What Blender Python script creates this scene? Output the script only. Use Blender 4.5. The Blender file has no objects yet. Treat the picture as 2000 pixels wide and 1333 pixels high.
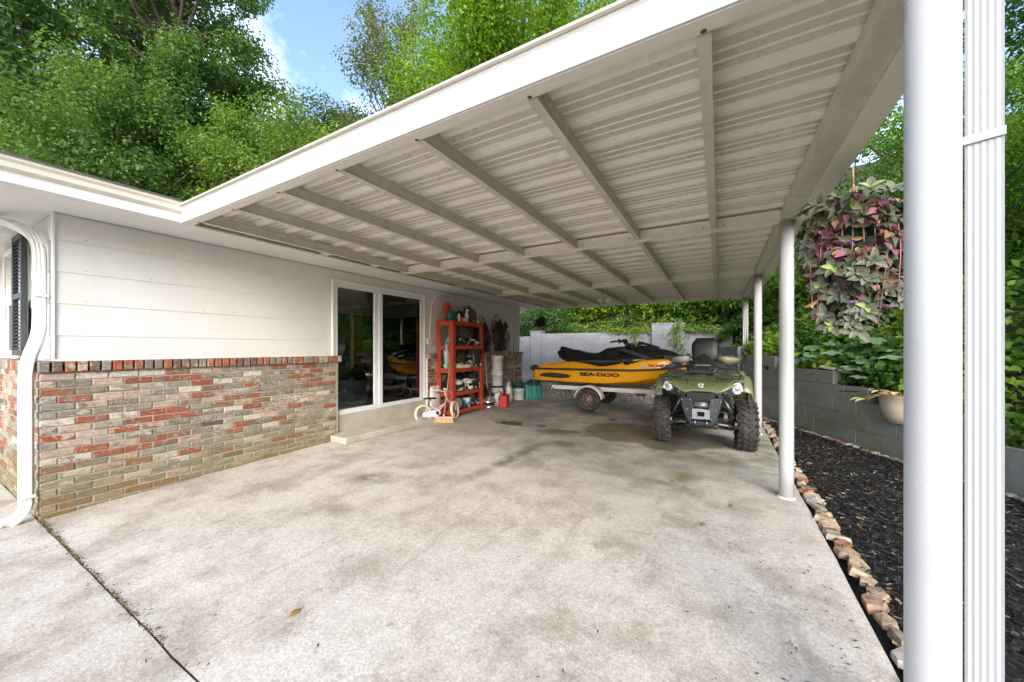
import bpy, bmesh, math, random
import numpy as np
from mathutils import Vector, Matrix, Euler, noise as mnoise
random.seed(7); rng = np.random.default_rng(7)
PI = math.pi; R = math.radians
scene = bpy.context.scene
COL = scene.collection

# ------------------------------------------------------------------ camera, sky, sun, exposure
cam_d = bpy.data.cameras.new('camera'); cam = bpy.data.objects.new('camera', cam_d); COL.objects.link(cam)
cam.location = (0, 0, 1.40); cam.rotation_euler = (R(90), 0, R(29.55))
cam_d.sensor_width = 36; cam_d.lens = 12.83; cam_d.shift_y = 0.0068
cam_d.clip_start = 0.02; cam_d.clip_end = 2000
scene.camera = cam
SUN_EL, SUN_AZ = R(27), R(30)          # azimuth measured from -Y towards +X
world = bpy.data.worlds.new('World'); scene.world = world; world.use_nodes = True
wn = world.node_tree.nodes; wl = world.node_tree.links
for n in list(wn): wn.remove(n)
sky = wn.new('ShaderNodeTexSky'); sky.sky_type = 'NISHITA'; sky.sun_disc = False
sky.sun_elevation = SUN_EL; sky.air_density = 1.0; sky.dust_density = 1.5; sky.ozone_density = 1.2
bg = wn.new('ShaderNodeBackground'); bg.inputs['Strength'].default_value = 0.15
wo = wn.new('ShaderNodeOutputWorld')
# thin broken cloud over the whole sky
tc = wn.new('ShaderNodeTexCoord'); nz = wn.new('ShaderNodeTexNoise'); nz.inputs['Scale'].default_value = 2.6
nz.inputs['Detail'].default_value = 8; nz.inputs['Roughness'].default_value = 0.6
cr = wn.new('ShaderNodeValToRGB'); cr.color_ramp.elements[0].position = 0.50; cr.color_ramp.elements[1].position = 0.78
cr.color_ramp.elements[0].color = (0, 0, 0, 1); cr.color_ramp.elements[1].color = (.75, .75, .75, 1)
mx = wn.new('ShaderNodeMixRGB'); mx.inputs['Color2'].default_value = (9.0, 9.3, 9.8, 1)
wl.new(tc.outputs['Generated'], nz.inputs['Vector']); wl.new(nz.outputs['Fac'], cr.inputs['Fac'])
wl.new(cr.outputs['Color'], mx.inputs['Fac']); wl.new(sky.outputs['Color'], mx.inputs['Color1'])
wl.new(mx.outputs['Color'], bg.inputs['Color']); wl.new(bg.outputs['Background'], wo.inputs['Surface'])
sd = Vector((math.sin(SUN_AZ) * math.cos(SUN_EL), -math.cos(SUN_AZ) * math.cos(SUN_EL), math.sin(SUN_EL)))  # towards the sun
sky.sun_rotation = math.atan2(sd.x, sd.y)
sun_d = bpy.data.lights.new('sun', 'SUN'); sun_d.energy = 1.3; sun_d.angle = R(40); sun_d.color = (1.0, 0.96, 0.9)
sun = bpy.data.objects.new('sun', sun_d); COL.objects.link(sun); sun.rotation_euler = (-sd).to_track_quat('-Z', 'Y').to_euler()
sun.location = (0, -6, 12)
vs = scene.view_settings; vs.view_transform = 'Standard'; vs.look = 'None'; vs.exposure = 1.62; vs.gamma = 1.0
scene.cycles.max_bounces = 10; scene.cycles.diffuse_bounces = 6; scene.cycles.transparent_max_bounces = 12

# ------------------------------------------------------------------ mesh helpers
def tag(o, label=None, cat=None, group=None, kind=None):
    if label: o['label'] = label
    if cat: o['category'] = cat
    if group: o['group'] = group
    if kind: o['kind'] = kind
    return o
def root(name, label, cat, loc=(0, 0, 0), rz=0.0, group=None):
    o = bpy.data.objects.new(name, None); COL.objects.link(o); o.location = loc; o.rotation_euler = (0, 0, rz)
    o.empty_display_size = 0.1
    return tag(o, label, cat, group)
def link(name, me, parent=None, loc=(0, 0, 0), rot=(0, 0, 0), scale=(1, 1, 1)):
    o = bpy.data.objects.new(name, me); COL.objects.link(o); o.location = loc; o.rotation_euler = rot; o.scale = scale
    if parent: o.parent = parent
    return o
def frame_from(d):
    d = Vector(d).normalized(); a = Vector((0, 0, 1)) if abs(d.z) < 0.9 else Vector((1, 0, 0))
    u = d.cross(a).normalized(); return u, d.cross(u).normalized()
class MB:
    def __init__(s): s.v = []; s.f = []; s.sm = []; s.M = None
    def _add(s, vs, fs, smooth=False):
        o = len(s.v)
        for p in vs:
            p = Vector(p)
            s.v.append(tuple(s.M @ p) if s.M else tuple(p))
        for f in fs: s.f.append([i + o for i in f]); s.sm.append(smooth)
        return s
    def bb(s, x0, y0, z0, x1, y1, z1):
        return s._add([(x0,y0,z0),(x1,y0,z0),(x1,y1,z0),(x0,y1,z0),(x0,y0,z1),(x1,y0,z1),(x1,y1,z1),(x0,y1,z1)],
                      [(3,2,1,0),(4,5,6,7),(0,1,5,4),(1,2,6,5),(2,3,7,6),(3,0,4,7)])
    def box(s, c, d, rot=None):
        m = Matrix.Translation(c) @ (Euler(rot).to_matrix().to_4x4() if rot else Matrix())
        x, y, z = d[0]/2, d[1]/2, d[2]/2
        vs = [m @ Vector(p) for p in [(-x,-y,-z),(x,-y,-z),(x,y,-z),(-x,y,-z),(-x,-y,z),(x,-y,z),(x,y,z),(-x,y,z)]]
        return s._add(vs, [(3,2,1,0),(4,5,6,7),(0,1,5,4),(1,2,6,5),(2,3,7,6),(3,0,4,7)])
    def bar(s, a, b, w, h, up=(0, 0, 1)):
        a = Vector(a); b = Vector(b); d = (b-a).normalized(); u = d.cross(Vector(up)).normalized()*w/2; n = u.cross(d).normalized()*h/2
        vs = [a-u-n, a+u-n, a+u+n, a-u+n, b-u-n, b+u-n, b+u+n, b-u+n]
        return s._add(vs, [(0,1,2,3),(7,6,5,4),(0,4,5,1),(1,5,6,2),(2,6,7,3),(3,7,4,0)])
    def tube(s, pts, r, n=8, closed=False, cap=True, flat=1.0):
        pts = [Vector(p) for p in pts]; k = len(pts); rs = r if isinstance(r, (list, tuple)) else [r]*k
        rings = []; u = None
        for i, p in enumerate(pts):
            if closed: d = pts[(i+1) % k]-pts[i-1]
            else: d = pts[min(i+1, k-1)]-pts[max(i-1, 0)]
            d.normalize()
            if u is None: u, w = frame_from(d)
            else:
                u = u - d*u.dot(d)
                if u.length < 1e-5: u, w = frame_from(d)
                u.normalize(); w = d.cross(u)
            rings.append([p + (u*math.cos(2*PI*j/n) + w*flat*math.sin(2*PI*j/n))*rs[i] for j in range(n)])
        return s.loft(rings, closed, cap, True)
    def loft(s, rings, closed=False, cap=True, smooth=True):
        n = len(rings[0]); k = len(rings); vs = [p for r in rings for p in r]; fs = []
        for i in range(k if closed else k-1):
            a = i*n; b = ((i+1) % k)*n
            for j in range(n): fs.append((a+j, a+(j+1) % n, b+(j+1) % n, b+j))
        s._add(vs, fs, smooth)
        if cap and not closed:
            s._add(rings[0], [tuple(range(n-1, -1, -1))]); s._add(rings[-1], [tuple(range(n))])
        return s
    def strip(s, rings, smooth=True):       # open lofts (rings are open polylines)
        n = len(rings[0]); vs = [p for r in rings for p in r]; fs = []
        for i in range(len(rings)-1):
            for j in range(n-1): fs.append((i*n+j, i*n+j+1, (i+1)*n+j+1, (i+1)*n+j))
        return s._add(vs, fs, smooth)
    def lathe(s, prof, c=(0, 0, 0), n=24, axis='z', cap=True, smooth=True):
        c = Vector(c); rings = []
        for (r, h) in prof:
            ring = []
            for j in range(n):
                a = 2*PI*j/n; x, y = r*math.cos(a), r*math.sin(a)
                ring.append(c + Vector({'z': (x, y, h), 'x': (h, x, y), 'y': (y, h, x)}[axis]))
            rings.append(ring)
        return s.loft(rings, False, cap, smooth)
    def prism(s, poly, axis, a, b):         # polygon in the plane normal to axis
        def P(p, h): return {'x': (h, p[0], p[1]), 'y': (p[0], h, p[1]), 'z': (p[0], p[1], h)}[axis]
        n = len(poly)
        return s._add([P(p, a) for p in poly]+[P(p, b) for p in poly],
                      [tuple(range(n-1, -1, -1)), tuple(range(n, 2*n))]+[(i, (i+1) % n, n+(i+1) % n, n+i) for i in range(n)])
    def ball(s, c, r, seed=0, amp=0.0, freq=3.0, nu=16, nv=10):
        r = Vector(r if isinstance(r, (tuple, list)) else (r, r, r)); rings = []
        for i in range(nv+1):
            t = PI*i/nv; ring = []
            for j in range(nu):
                a = 2*PI*j/nu; d = Vector((math.sin(t)*math.cos(a), math.sin(t)*math.sin(a), -math.cos(t)))
                k = 1+amp*mnoise.fractal(d*freq+Vector((seed*7.3, seed*3.1, 0)), 0.9, 2.0, 3) if amp else 1
                ring.append(Vector(c)+Vector((d.x*r.x, d.y*r.y, d.z*r.z))*k)
            rings.append(ring)
        return s.loft(rings, False, False, True)
    def build(s, name, mat, parent=None, bevel=0, loc=(0, 0, 0), rot=(0, 0, 0), subsurf=0, seg=2):
        me = bpy.data.meshes.new(name); me.from_pydata(s.v, [], s.f); me.polygons.foreach_set('use_smooth', s.sm)
        bm = bmesh.new(); bm.from_mesh(me); bmesh.ops.remove_doubles(bm, verts=bm.verts, dist=1e-6)
        bmesh.ops.recalc_face_normals(bm, faces=bm.faces); bm.to_mesh(me); bm.free()
        me.materials.append(mat); me.update()
        o = link(name, me, parent, loc, rot)
        if bevel:
            b = o.modifiers.new('bevel', 'BEVEL'); b.width = bevel; b.segments = seg; b.limit_method = 'ANGLE'; b.angle_limit = R(40)
        if subsurf:
            b = o.modifiers.new('sub', 'SUBSURF'); b.levels = subsurf; b.render_levels = subsurf
        return o
def text_polys(body, size, bold=0.0, res=3, shear=0.0, align='LEFT', sx=1.0):
    cu = bpy.data.curves.new('t', 'FONT'); cu.body = body; cu.size = size; cu.offset = bold; cu.resolution_u = res; cu.shear = shear; cu.align_x = align
    o = bpy.data.objects.new('t', cu); COL.objects.link(o); dg = bpy.context.evaluated_depsgraph_get(); dg.update()
    me = bpy.data.meshes.new_from_object(o.evaluated_get(dg)); vs = [(v.co.x*sx, v.co.y) for v in me.vertices]; fs = [tuple(p.vertices) for p in me.polygons]
    bpy.data.objects.remove(o); bpy.data.meshes.remove(me); bpy.data.curves.remove(cu)
    return vs, fs
def np_mesh(name, V, quads, mat, cols=None, parent=None, smooth=False):
    me = bpy.data.meshes.new(name); nv, nf, k = len(V), len(quads), quads.shape[1]
    me.vertices.add(nv); me.vertices.foreach_set('co', V.astype(np.float32).ravel())
    me.loops.add(nf*k); me.loops.foreach_set('vertex_index', quads.astype(np.int32).ravel())
    me.polygons.add(nf); me.polygons.foreach_set('loop_start', np.arange(0, nf*k, k, dtype=np.int32))
    me.polygons.foreach_set('loop_total', np.full(nf, k, np.int32))
    if smooth: me.polygons.foreach_set('use_smooth', np.ones(nf, bool))
    if cols is not None:
        at = me.color_attributes.new('Col', 'FLOAT_COLOR', 'POINT')
        c = np.ones((nv, 4), np.float32); c[:, :3] = cols; at.data.foreach_set('color', c.ravel())
    me.materials.append(mat); me.update(calc_edges=True); me.validate()
    return link(name, me, parent)
def unit(a): return a/np.maximum(np.linalg.norm(a, axis=1, keepdims=True), 1e-9)
def leaf_cloud(name, C, N, size, cols, mat, parent=None, aspect=0.55, fold=0.18, direc=None):
    """one kite of two folded triangles pairs for each leaf: base, side, tip, side"""
    n = len(C); N = unit(N)
    D = rng.normal(size=(n, 3)) if direc is None else direc+rng.normal(size=(n, 3))*0.35
    D = unit(D-N*np.sum(D*N, 1, keepdims=True)); S = np.cross(N, D); s = size[:, None]
    base = C-D*s*0.5; tip = C+D*s*0.5-N*s*0.12; mid = -D*s*0.05+N*s*fold*0.5
    a = C+mid+S*s*aspect*0.5; b = C+mid-S*s*aspect*0.5
    V = np.stack([base, a, tip, b], 1).reshape(-1, 3)
    i = np.arange(n)*4; Q = np.concatenate([np.stack([i, i+1, i+2], 1), np.stack([i, i+2, i+3], 1)])
    return np_mesh(name, V, Q, mat, np.repeat(cols, 4, 0), parent)

# ------------------------------------------------------------------ materials
def nodes(name):
    m = bpy.data.materials.new(name); m.use_nodes = True; nt = m.node_tree
    return m, nt, nt.nodes, nt.links, nt.nodes['Principled BSDF']
class NT:
    def __init__(s, nt): s.nt = nt; s.n = nt.nodes; s.l = nt.links
    def put(s, node, key, val):
        if hasattr(val, 'is_linked') or isinstance(val, bpy.types.NodeSocket): s.l.new(val, node.inputs[key])
        elif val is not None: node.inputs[key].default_value = val
    def pos(s): return s.n.new('ShaderNodeNewGeometry').outputs['Position']
    def obj(s): return s.n.new('ShaderNodeTexCoord').outputs['Object']
    def noise(s, vec, scale, detail=5, rough=0.55, dist=0.0):
        t = s.n.new('ShaderNodeTexNoise'); s.put(t, 'Vector', vec); t.inputs['Scale'].default_value = scale
        t.inputs['Detail'].default_value = detail; t.inputs['Roughness'].default_value = rough; t.inputs['Distortion'].default_value = dist
        return t.outputs['Fac']
    def ramp(s, fac, a, b, ca=(0, 0, 0, 1), cb=(1, 1, 1, 1), interp='LINEAR'):
        r = s.n.new('ShaderNodeValToRGB'); s.put(r, 'Fac', fac); e = r.color_ramp.elements
        e[0].position = a; e[1].position = b; e[0].color = ca; e[1].color = cb; r.color_ramp.interpolation = interp
        return r.outputs['Color']
    def ramps(s, fac, stops, interp='CONSTANT'):
        r = s.n.new('ShaderNodeValToRGB'); s.put(r, 'Fac', fac); e = r.color_ramp.elements; r.color_ramp.interpolation = interp
        while len(e) < len(stops): e.new(0.5)
        for k, (p, c) in enumerate(stops): e[k].position = p; e[k].color = (*c, 1)
        return r.outputs['Color']
    def mix(s, fac, a, b, mode='MIX'):
        m = s.n.new('ShaderNodeMixRGB'); m.blend_type = mode; s.put(m, 'Fac', fac); s.put(m, 'Color1', a); s.put(m, 'Color2', b); return m.outputs['Color']
    def math(s, op, a, b=0.0, clamp=False):
        m = s.n.new('ShaderNodeMath'); m.operation = op; m.use_clamp = clamp; s.put(m, 0, a); s.put(m, 1, b); return m.outputs[0]
    def sep(s, v): m = s.n.new('ShaderNodeSeparateXYZ'); s.l.new(v, m.inputs[0]); return m.outputs
    def mapv(s, v, scale=(1, 1, 1), loc=(0, 0, 0), rot=(0, 0, 0)):
        m = s.n.new('ShaderNodeMapping'); s.l.new(v, m.inputs['Vector']); m.inputs['Scale'].default_value = scale
        m.inputs['Location'].default_value = loc; m.inputs['Rotation'].default_value = rot; return m.outputs[0]
    def bump(s, h, strength=0.3, dist=0.01):
        b = s.n.new('ShaderNodeBump'); s.l.new(h, b.inputs['Height']); b.inputs['Strength'].default_value = strength; b.inputs['Distance'].default_value = dist
        return b.outputs['Normal']
def c4(c): return (c[0], c[1], c[2], 1)
def M(name, c, rough=0.55, metal=0.0, var=0.12, scale=6.0, bump=0.0, bscale=80.0, dirt=None, dirt_amt=0.5, dscale=3.0, spec=0.5, coat=0.0, trans=0.0):
    m, nt, n, l, p = nodes(name); t = NT(nt); pos = t.pos()
    nf = t.noise(pos, scale, 6)
    col = t.mix(1.0, c4(c), t.ramp(nf, 0.3, 0.7, (1-var,)*3+(1,), (1+var*0.6,)*3+(1,)), 'MULTIPLY')
    if dirt:
        d = t.ramp(t.noise(pos, dscale, 9, 0.68), 0.5, 0.72)
        d = t.math('MULTIPLY', d, dirt_amt); col = t.mix(d, col, c4(dirt))
    l.new(col, p.inputs['Base Color'])
    rr = t.ramp(t.noise(pos, scale*2.3, 4), 0.3, 0.7, (max(rough-.08, .02),)*3+(1,), (min(rough+.1, 1),)*3+(1,)); l.new(rr, p.inputs['Roughness'])
    p.inputs['Metallic'].default_value = metal; p.inputs['Specular IOR Level'].default_value = spec; p.inputs['Coat Weight'].default_value = coat
    if bump: l.new(t.bump(t.noise(pos, bscale, 4), bump, 0.01), p.inputs['Normal'])
    return m
def leaf_mat(name, trans=0.35, rough=0.5, tint=(1.25, 1.3, 0.5)):
    m, nt, n, l, p = nodes(name); t = NT(nt)
    a = n.new('ShaderNodeAttribute'); a.attribute_name = 'Col'
    l.new(a.outputs['Color'], p.inputs['Base Color']); p.inputs['Roughness'].default_value = rough; p.inputs['Specular IOR Level'].default_value = 0.35
    tr = n.new('ShaderNodeBsdfTranslucent'); l.new(t.mix(1.0, a.outputs['Color'], c4(tint), 'MULTIPLY'), tr.inputs['Color'])
    ms = n.new('ShaderNodeMixShader'); ms.inputs[0].default_value = trans
    l.new(p.outputs[0], ms.inputs[1]); l.new(tr.outputs[0], ms.inputs[2]); l.new(ms.outputs[0], n['Material Output'].inputs['Surface'])
    return m
mt = {}
mt['white_paint'] = M('white_paint', (.78, .78, .76), .45, var=.06, bump=.15, bscale=120, dirt=(.45, .43, .38), dirt_amt=.25)
mt['white_alu'] = M('white_alu', (.64, .64, .64), .38, var=.05, dirt=(.42, .40, .34), dirt_amt=.35, dscale=5)
mt['trim_alu'] = M('trim_alu', (.76, .73, .63), .4, var=.06, dirt=(.40, .37, .29), dirt_amt=.35, dscale=6)
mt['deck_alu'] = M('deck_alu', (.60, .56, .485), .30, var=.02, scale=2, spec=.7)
mt['joist_alu'] = M('joist_alu', (.60, .57, .48), .42, var=.10, scale=5, dirt=(.34, .32, .26), dirt_amt=.45, dscale=14)
mt['black_plastic'] = M('black_plastic', (.018, .018, .02), .45, var=.2, dirt=(.08, .075, .07), dirt_amt=.25, dscale=9)
mt['black_gloss'] = M('black_gloss', (.012, .013, .016), .22, var=.1, coat=.4)
mt['black_vinyl'] = M('black_vinyl', (.010, .010, .011), .5, var=.15, bump=.1, bscale=300)
mt['rubber'] = M('rubber', (.028, .027, .026), .8, var=.25, scale=12, dirt=(.16, .13, .10), dirt_amt=.55, dscale=7)
mt['dark_metal'] = M('dark_metal', (.05, .05, .055), .45, .6, var=.2)
mt['steel'] = M('steel', (.42, .43, .44), .38, .85, var=.15, dirt=(.18, .13, .09), dirt_amt=.4)
mt['zinc'] = M('zinc', (.30, .33, .36), .5, .4, var=.15, dirt=(.16, .14, .11), dirt_amt=.5, dscale=8)
mt['dark_window'] = M('dark_window', (.1, .1, .1), .6)

# ------------------------------------------------------------------ ground, slabs, mulch, hill
def slab_z(y): return -0.028*max(0.0, 3.2-max(y, -1.5))
def concrete_mat():
    m, nt, n, l, p = nodes('concrete'); t = NT(nt); pos = t.pos()
    wob = n.new('ShaderNodeTexNoise'); l.new(pos, wob.inputs['Vector']); wob.inputs['Scale'].default_value = 2.2; wob.inputs['Detail'].default_value = 5
    v = n.new('ShaderNodeVectorMath'); v.operation = 'MULTIPLY_ADD'; l.new(wob.outputs['Color'], v.inputs[0]); v.inputs[1].default_value = (.9, .9, 0); l.new(pos, v.inputs[2])
    wp = t.mapv(v.outputs[0], loc=(-.45, -.45, 0))
    v2 = n.new('ShaderNodeVectorMath'); v2.operation = 'MULTIPLY_ADD'; l.new(wob.outputs['Color'], v2.inputs[0]); v2.inputs[1].default_value = (.3, .3, 0); l.new(pos, v2.inputs[2])
    wp2 = t.mapv(v2.outputs[0], loc=(-.15, -.15, 0))
    def ell(cx, cy, rx, ry, a=0.75, b=1.1, rot=0.0):
        mm = n.new('ShaderNodeMapping'); mm.vector_type = 'TEXTURE'; l.new(wp2 if min(rx, ry) < .4 else wp, mm.inputs['Vector'])
        mm.inputs['Location'].default_value = (cx, cy, 0); mm.inputs['Rotation'].default_value = (0, 0, rot); mm.inputs['Scale'].default_value = (rx, ry, 50)
        ln = n.new('ShaderNodeVectorMath'); ln.operation = 'LENGTH'; l.new(mm.outputs[0], ln.inputs[0])
        return t.ramp(ln.outputs['Value'], a, b, (1, 1, 1, 1), (0, 0, 0, 1))
    def mx(*a):
        r = a[0]
        for x in a[1:]: r = t.math('MAXIMUM', r, x)
        return r
    big = t.noise(pos, .55, 6, .6); med = t.noise(pos, 2.1, 8, .65); fine = t.noise(pos, 26, 4, .7); grit = t.noise(pos, 160, 3, .8)
    col = t.mix(t.ramp(big, .35, .65), (.52, .465, .40, 1), (.60, .56, .51, 1))
    col = t.mix(t.math('MULTIPLY', t.ramp(med, .46, .64), .7), col, (.30, .255, .20, 1))
    col = t.mix(t.math('MULTIPLY', t.ramp(med, .30, .45, (1, 1, 1, 1), (0, 0, 0, 1)), .5), col, (.60, .585, .56, 1))
    # worn, dirty parking area further in
    soil = mx(ell(-2.4, 7.2, 3.2, 3.0, .5, 1.2), ell(-1.2, 4.8, 2.1, 1.5, .3, 1.2))
    dn = t.math('MULTIPLY', soil, t.ramp(t.noise(pos, 1.3, 8, .68), .30, .62)); col = t.mix(t.math('MULTIPLY', dn, .8), col, (.19, .175, .145, 1))
    # tyre tracks and long drag stains
    st = mx(ell(-2.28, 4.2, .16, 1.55, .2, 1.2, R(-4)), ell(-3.3, 2.7, .5, .22, .2, 1.2, R(25)), ell(-2.0, 5.0, .35, .3, .3, 1.2), ell(-2.35, 5.55, .45, .2, .3, 1.2))
    sn = t.math('MULTIPLY', st, t.ramp(t.noise(pos, 4.5, 8, .72), .30, .52)); col = t.mix(t.math('MULTIPLY', sn, .85), col, (.13, .115, .095, 1))
    alg = mx(ell(-.32, 4.3, .2, .85, .2, 1.2, R(3)), ell(-.05, 5.3, .75, .45, .3, 1.2), ell(-.7, 4.05, .6, .12, .2, 1.2), ell(.5, 6.2, .35, 2.2, .3, 1.1))
    an = t.math('MULTIPLY', alg, t.ramp(t.noise(pos, 3.1, 7, .65), .28, .55)); col = t.mix(t.math('MULTIPLY', an, .8), col, (.155, .16, .07, 1))
    dr_ = t.noise(t.mapv(pos, scale=(3.2, .55, 1), rot=(0, 0, R(-14))), 1.6, 9, .7); col = t.mix(t.math('MULTIPLY', t.ramp(dr_, .56, .64), .32), col, (.27, .23, .175, 1))
    pit = t.ramp(t.noise(pos, 11, 9, .78), .60, .64); col = t.mix(t.math('MULTIPLY', pit, .35), col, (.25, .215, .17, 1))
    spots = t.ramp(t.noise(pos, 7.5, 3, .5), .69, .74); col = t.mix(t.math('MULTIPLY', spots, .45), col, (.20, .165, .125, 1))
    # round oil spots
    oil = mx(ell(-.72, 2.6, .12, .10, .5, 1.2), ell(-2.9, 2.05, .16, .1, .4, 1.2), ell(-.55, 1.5, .09, .07, .4, 1.2))
    col = t.mix(t.math('MULTIPLY', oil, .45), col, (.20, .175, .14, 1))
    wet = mx(ell(-1.0, 6.2, 1.3, .85, .82, .95), ell(-2.45, 7.75, .42, .25, .7, 1.1), ell(-2.3, 5.75, .33, .16, .6, 1.1))
    pud = mx(ell(-3.2, 5.92, .62, .20, .86, .97), ell(-1.55, 7.2, .35, .18, .8, 1.0))
    w2 = mx(wet, pud)
    col = t.mix(t.math('MULTIPLY', w2, .78), col, t.mix(1.0, col, (.30, .27, .22, 1), 'MULTIPLY'))
    col = t.mix(1.0, col, t.ramp(fine, .25, .75, (.80, .80, .80, 1), (1.12, 1.12, 1.12, 1)), 'MULTIPLY')
    col = t.mix(1.0, col, t.ramp(grit, .28, .72, (.70, .69, .68, 1), (1.2, 1.2, 1.2, 1)), 'MULTIPLY')
    sp = t.noise(pos, 75, 2, .6); col = t.mix(1.0, col, t.ramp(sp, .32, .68, (.78, .77, .76, 1), (1.16, 1.16, 1.15, 1)), 'MULTIPLY')
    crk = n.new('ShaderNodeTexVoronoi'); crk.feature = 'DISTANCE_TO_EDGE'; l.new(t.mapv(wp, scale=(.42, .42, .42)), crk.inputs['Vector']); crk.inputs['Scale'].default_value = 1.0
    l.new(col, p.inputs['Base Color'])
    ro = t.mix(w2, (.86, .86, .86, 1), (.42, .42, .42, 1)); ro = t.mix(pud, ro, (.04, .04, .04, 1)); l.new(ro, p.inputs['Roughness'])
    h = t.math('ADD', t.math('MULTIPLY', grit, .5), t.math('MULTIPLY', fine, .8)); h = t.math('MULTIPLY', h, t.math('SUBTRACT', 1.0, pud))
    l.new(t.bump(h, .35, .006), p.inputs['Normal'])
    return m
mt['concrete'] = concrete_mat()
mt['soil'] = M('soil', (.055, .045, .032), .95, var=.4, scale=20, bump=.6, bscale=50, dirt=(.09, .10, .04), dirt_amt=.5, dscale=4)
def slab(name, x0, x1, y0, y1, thick, label=None):
    nx, ny = 90, max(2, int((y1-y0)/.3)); mb = MB(); rows = []
    for j in range(ny+1):
        y = y0+(y1-y0)*j/ny; row = []
        for i in range(nx+1):
            x = x0+(x1-x0)*i/nx; e = min(x-x0, x1-x, y-y0, y1-y)
            wob = .009*mnoise.fractal(Vector((x*6, y*6, 0)), .9, 2, 3) if e < 1e-6 else 0
            row.append((x+(wob if i in (0, nx) else 0), y+(wob*.6 if j in (0, ny) else 0), slab_z(y)-(.006 if e < 1e-6 else 0)))
        rows.append(row)
    mb.strip(rows, False)
    ring = rows[0]+[r[-1] for r in rows[1:]]+rows[-1][-2::-1]+[r[0] for r in rows[-2:0:-1]]
    mb.loft([[Vector(p) for p in ring], [Vector((p[0], p[1], p[2]-thick)) for p in ring]], False, False, False)
    o = mb.build(name, mt['concrete']); tag(o, kind='structure'); return o
slab('carport_slab', -5.12, .68, .727, 9.62, .16)
slab('driveway', -16, .70, -9, .714, .16)
WALL = [(14.0, -30.0), (6.0, -2.0), (4.6, 1.2), (3.1, 4.02), (2.0, 6.35), (.776, 8.94), (.45, 9.75), (-.2, 12.5), (-7.0, 12.5), (-12.0, 12.6), (-40, 13.0)]
def wall_s(x, y):
    """signed distance behind the retaining wall line (positive on the hill side)"""
    best = 1e9; sg = -1
    for (ax, ay), (bx, by) in zip(WALL[:-1], WALL[1:]):
        dx, dy = bx-ax, by-ay; L2 = dx*dx+dy*dy; tt = max(0, min(1, ((x-ax)*dx+(y-ay)*dy)/L2)); qx, qy = ax+dx*tt, ay+dy*tt
        d = math.hypot(x-qx, y-qy)
        if d < best-1e-9:
            best = d; sg = 1 if dx*(y-ay)-dy*(x-ax) < 0 else -1
    return best*sg
def wall_top(x, y):
    if y > 11.5: return 1.62
    return max(.12, min(1.15, .12+(y-3.6)*.2))
def hill_z(x, y):
    s = wall_s(x, y)
    if s <= 0: return -.34
    b = wall_top(x, y)-.08
    return b+min(s, 16)*.62*min(1, .35+s*.35)+.25*mnoise.noise(Vector((x*.4, y*.4, 3)))*min(1, s)
mb = MB(); rows = []
for y in [-600, -60, -12, -6] + [-4+.5*k for k in range(34)] + [13.5+.9*k for k in range(22)] + [40, 90, 600]:
    row = []
    for x in [-600, -80, -42] + [-40+3*k for k in range(9)] + [-13+.6*k for k in range(45)] + [16, 22, 30, 60, 600]:
        s = wall_s(x, y) if abs(x) < 50 and abs(y) < 50 else -1
        z = hill_z(x, y) if s > 0.75 else -.34
        if y > 9.7 and s <= .75 and -8 < x < 1: z = -.03+min(.5, max(0, (y-9.9)*.17))
        if max(abs(x), abs(y)) >= 55: z = -.34
        row.append((x, y, z))
    rows.append(row)
mb.strip(rows); g = mb.build('ground', mt['soil']); tag(g, kind='structure')
# soil and moss in the joint between the two slabs
mb = MB(); mb.bb(-5.4, .700, -.16, .69, .75, -.088); o = mb.build('joint_soil', mt['soil']); tag(o, kind='structure')
# mulch bed with stone edging
mt['mulch_soil'] = M('mulch_soil', (.012, .011, .010), .95, var=.5, scale=30, bump=.8, bscale=60)
def mulch_right(y):
    for (ax, ay), (bx, by) in zip(WALL[:6], WALL[1:7]):
        if ay <= y <= by: return ax+(bx-ax)*(y-ay)/(by-ay)
    return .8
mb = MB(); rows = []
for k in range(34):
    y = -1.5+k*10.7/33; xr = mulch_right(y)+.15; rows.append([(.70+(xr-.70)*i/8, y, -.035+.03*mnoise.noise(Vector((i*.9, y*1.5, 0)))+(0.02 if 0 < i < 8 else -.03)+slab_z(y)*.8) for i in range(9)])
mb.strip(rows); bed = mb.build('mulch_bed', mt['mulch_soil']); tag(bed, kind='structure')
n = 60000; yy = rng.uniform(.6, 9.0, n)**1.0; xr = np.array([mulch_right(y) for y in yy]); xx = .74+(xr-.02-.74)*rng.random(n)
zz = -.012+.022*rng.random(n)+np.array([slab_z(y)*.8 for y in yy])
ang = rng.uniform(0, PI, n); L = rng.uniform(.008, .028, n); W = rng.uniform(.002, .006, n)
d = np.stack([np.cos(ang), np.sin(ang), rng.normal(0, .22, n)], 1); s_ = np.stack([-np.sin(ang), np.cos(ang), rng.normal(0, .5, n)], 1); C = np.stack([xx, yy, zz], 1)
V = np.stack([C-d*L[:, None]-s_*W[:, None], C+d*L[:, None]-s_*W[:, None], C+d*L[:, None]+s_*W[:, None], C-d*L[:, None]+s_*W[:, None]], 1).reshape(-1, 3)
i4 = np.arange(n)*4; Q = np.stack([i4, i4+1, i4+2, i4+3], 1)
k = rng.random(n); cc = np.where((k < .86)[:, None], np.array([.014, .013, .013])*rng.uniform(.6, 1.9, (n, 1)), np.where((k < .955)[:, None], np.array([.075, .06, .048]), np.array([.30, .22, .13]))*rng.uniform(.6, 1.2, (n, 1)))
mt['chips'] = leaf_mat('chips', 0.0, .75)
o = np_mesh('mulch_chips', V, Q, mt['chips'], np.repeat(cc, 4, 0)); tag(o, 'loose black shredded bark mulch over the bed beside the slab', 'mulch', kind='stuff')
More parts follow.
